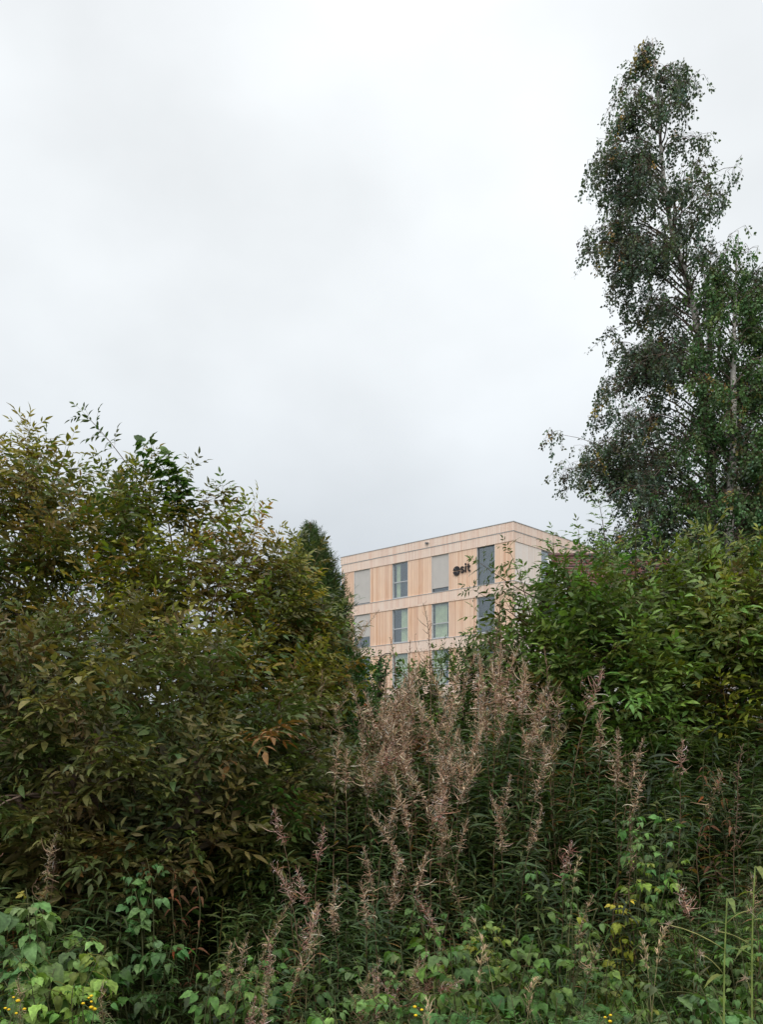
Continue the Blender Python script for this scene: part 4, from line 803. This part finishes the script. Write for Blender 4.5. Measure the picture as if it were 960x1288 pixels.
# tall bare-stemmed thistles at the right
bract = [(*leaf(.035, .008, .4, .2, 3), np.ones((8, 3))) for _ in range(4)]
def thistle(px, py, d, lab):
    tip = at(px, py, d); g = hgt(tip[0], d); o = np.array([tip[0] + .05, d, g]); t = thing('thistle', lab, 'thistle', tuple(o), 'tall pale stemmed thistles'); sa, la = Acc(), Acc()
    P = curve(o, tip, (-.03, 0, 0), 16); sa.add(*tube(P, np.linspace(.006, .002, 16), 6), (.20, .26, .07))
    for k in range(16):
        p = P[min(15, k)]; az = k * 2.4; la.add(*leaf(U(.06, .12), .022, .6, .3, 4), col((.14, .18, .05), .2), frame((math.cos(az), math.sin(az), .3)), p)
    for k in (8, 10, 12, 13, 14):
        e = P[k] + np.array([G(0, .07), G(0, .05), U(.02, .07)]); sa.add(*tube(curve(P[k], e, (0, 0, .01), 5), .0018, 4), (.24, .24, .08))
        ha = Acc()
        for j in range(26): V, T = random.choice(strips); ha.add(V, T, col((.42, .33, .25), .2), roll(frame(rng.normal(size=3) + [0, 0, .4]), U(0, 3)), e, U(.3, .5))
        part('seed_head', ha.mesh('seed_head', M_DRY, o), t)
    part('stem', sa.mesh('stem', M_STEM, o), t); part('leaves', la.mesh('leaves', M_SOFT, o), t)
thistle(915, 1130, 2.8, 'pale green stemmed thistle with drooping seed heads, left of two at the right edge'); thistle(950, 1090, 2.9, 'pale green stemmed thistle nearest the right edge of the bank')
# dead brown dock stalks
for px, py, d, lab in [(232, 1085, 4.1, 'dead brown dock stalk hanging with dry leaves in the dark hollow at lower left'), (893, 955, 5.0, 'dead brown dock stalk standing in the dark plants at the right'), (905, 1020, 4.6, 'dead leafy brown stalk with one yellow leaf at the right')]:
    cane_plant('dead_dock_stalk', lab, 'dock', px, py, d, 3, .03, [(*leaf(.07, .02, .9, .6, 4), np.ones((11, 3)))] * 2, (.13, .06, .03), .8, 16, 'dead dock stalks', M_DRY)
# drooping reed-grass heads
def grass_head(px, py, d, lean, lab):
    tip = at(px, py, d); g = hgt(tip[0], d); o = np.array([tip[0] - lean * .5, d, g]); t = thing('reed_grass', lab, 'grass stalk', tuple(o), 'straw coloured grass heads'); sa, ha = Acc(), Acc()
    P = curve(o, tip, (-lean * .1, 0, .12), 18); sa.add(*tube(P, np.linspace(.0022, .0008, 18), 4), (.30, .26, .13))
    for k in range(60):
        j = random.randint(13, 17); p = P[j] + rng.normal(0, .004, 3); dr = nrm(P[j] - P[j - 1]) + rng.normal(0, .35, 3); ha.add(*leaf(.03, .004, .3, .2, 3), col((.50, .40, .26), .2), frame(dr), p, U(.6, 1.1))
    for k in range(5): ha.add(*leaf(U(.2, .35), .006, .6, .3, 6), (.12, .14, .05), frame((G(0, .5), G(0, .5), 1)), P[3 + k])
    part('stem', sa.mesh('stem', M_STEM, o), t); part('seed_head', ha.mesh('seed_head', M_DRY, o), t)
for px, py, d, ln, lab in [(598, 1160, 3.2, -.22, 'straw coloured grass head drooping over the bushy raspberry'), (608, 1195, 3.15, .1, 'short straw grass head hanging under the drooping one at the raspberry'), (728, 1080, 3.9, .12, 'thin pale grass head in the dark plants right of the pink topped willowherb'),
                           (672, 1235, 3.0, .1, 'pale grass head low in the lush feathery plant'), (808, 1180, 3.3, -.1, 'buff grass head above the wide raspberry on the right'), (835, 1172, 3.3, .12, 'buff grass head right of its twin above the wide raspberry'), (398, 1140, 3.5, .1, 'small cream grass head between the central willowherbs'), (540, 1262, 2.7, .08, 'straw coloured grass head at the bottom centre')]:
    grass_head(px, py, d, ln, lab)
# fallen willowherb: pink seed head lying over at the bottom
t = dup(next(q for k, q in proto.items() if k[0] == 'p'), (at(500, 0, 3.0)[0], 3.0, .30), (.1, 1.22, .1), (.42, .42, .42), 'small bent over willowherb with drooping pink seed head at the bottom centre', 'seeding willowherbs on the bank')
t.location = tuple(at(588, 1240, 2.95) - np.array([.42 * 1.4 * math.sin(1.22), .0, .42 * 1.4 * math.cos(1.22)]))
# grass
def grass():
    a = Acc(); bl = [(*ribbon([(0, 0, 0), (0, .02 * k, .12), (0, .07 * k, .22), (0, .15 * k, .29), (0, .24 * k, .32)], .006), np.ones((10, 3))) for k in (.3, .6, 1.0, 1.3)]
    pts = [[] for _ in bl]
    for _ in range(13000):
        d = U(2.0, 5.5); px = U(-80, 1040); w = .04 + .96 * (px > 640) * (d < 4.4)
        if random.random() > w: continue
        x = at(px, 0, d)[0]; pts[random.randrange(4)].append((x, d, hgt(x, d)))
    for k, g in enumerate(pts):
        n = len(g); an = rng.random(n) * 6.28; c, s = np.cos(an), np.sin(an); z = 0 * c; R = np.stack([np.stack([c, -s, z], 1), np.stack([s, c, z], 1), np.stack([z, z, z + 1], 1)], 1)
        a.batch(bl[k], R, np.array(g), rng.uniform(.7, 1.5, n), np.array([col(pick([(4, (.06, .11, .03)), (2, (.08, .13, .035)), (1, (.20, .16, .07))]), .2) for _ in g]))
    o = part('grass', a.mesh('grass', M_GRASS)); o['kind'] = 'stuff'
grass()
for _o in scene.objects:
    if 'label' in _o and len(_o['label'].split()) > 16: print('LONG', _o['label'])
print('TRIS', sum(len(o.data.polygons) for o in scene.objects if o.type == 'MESH'))
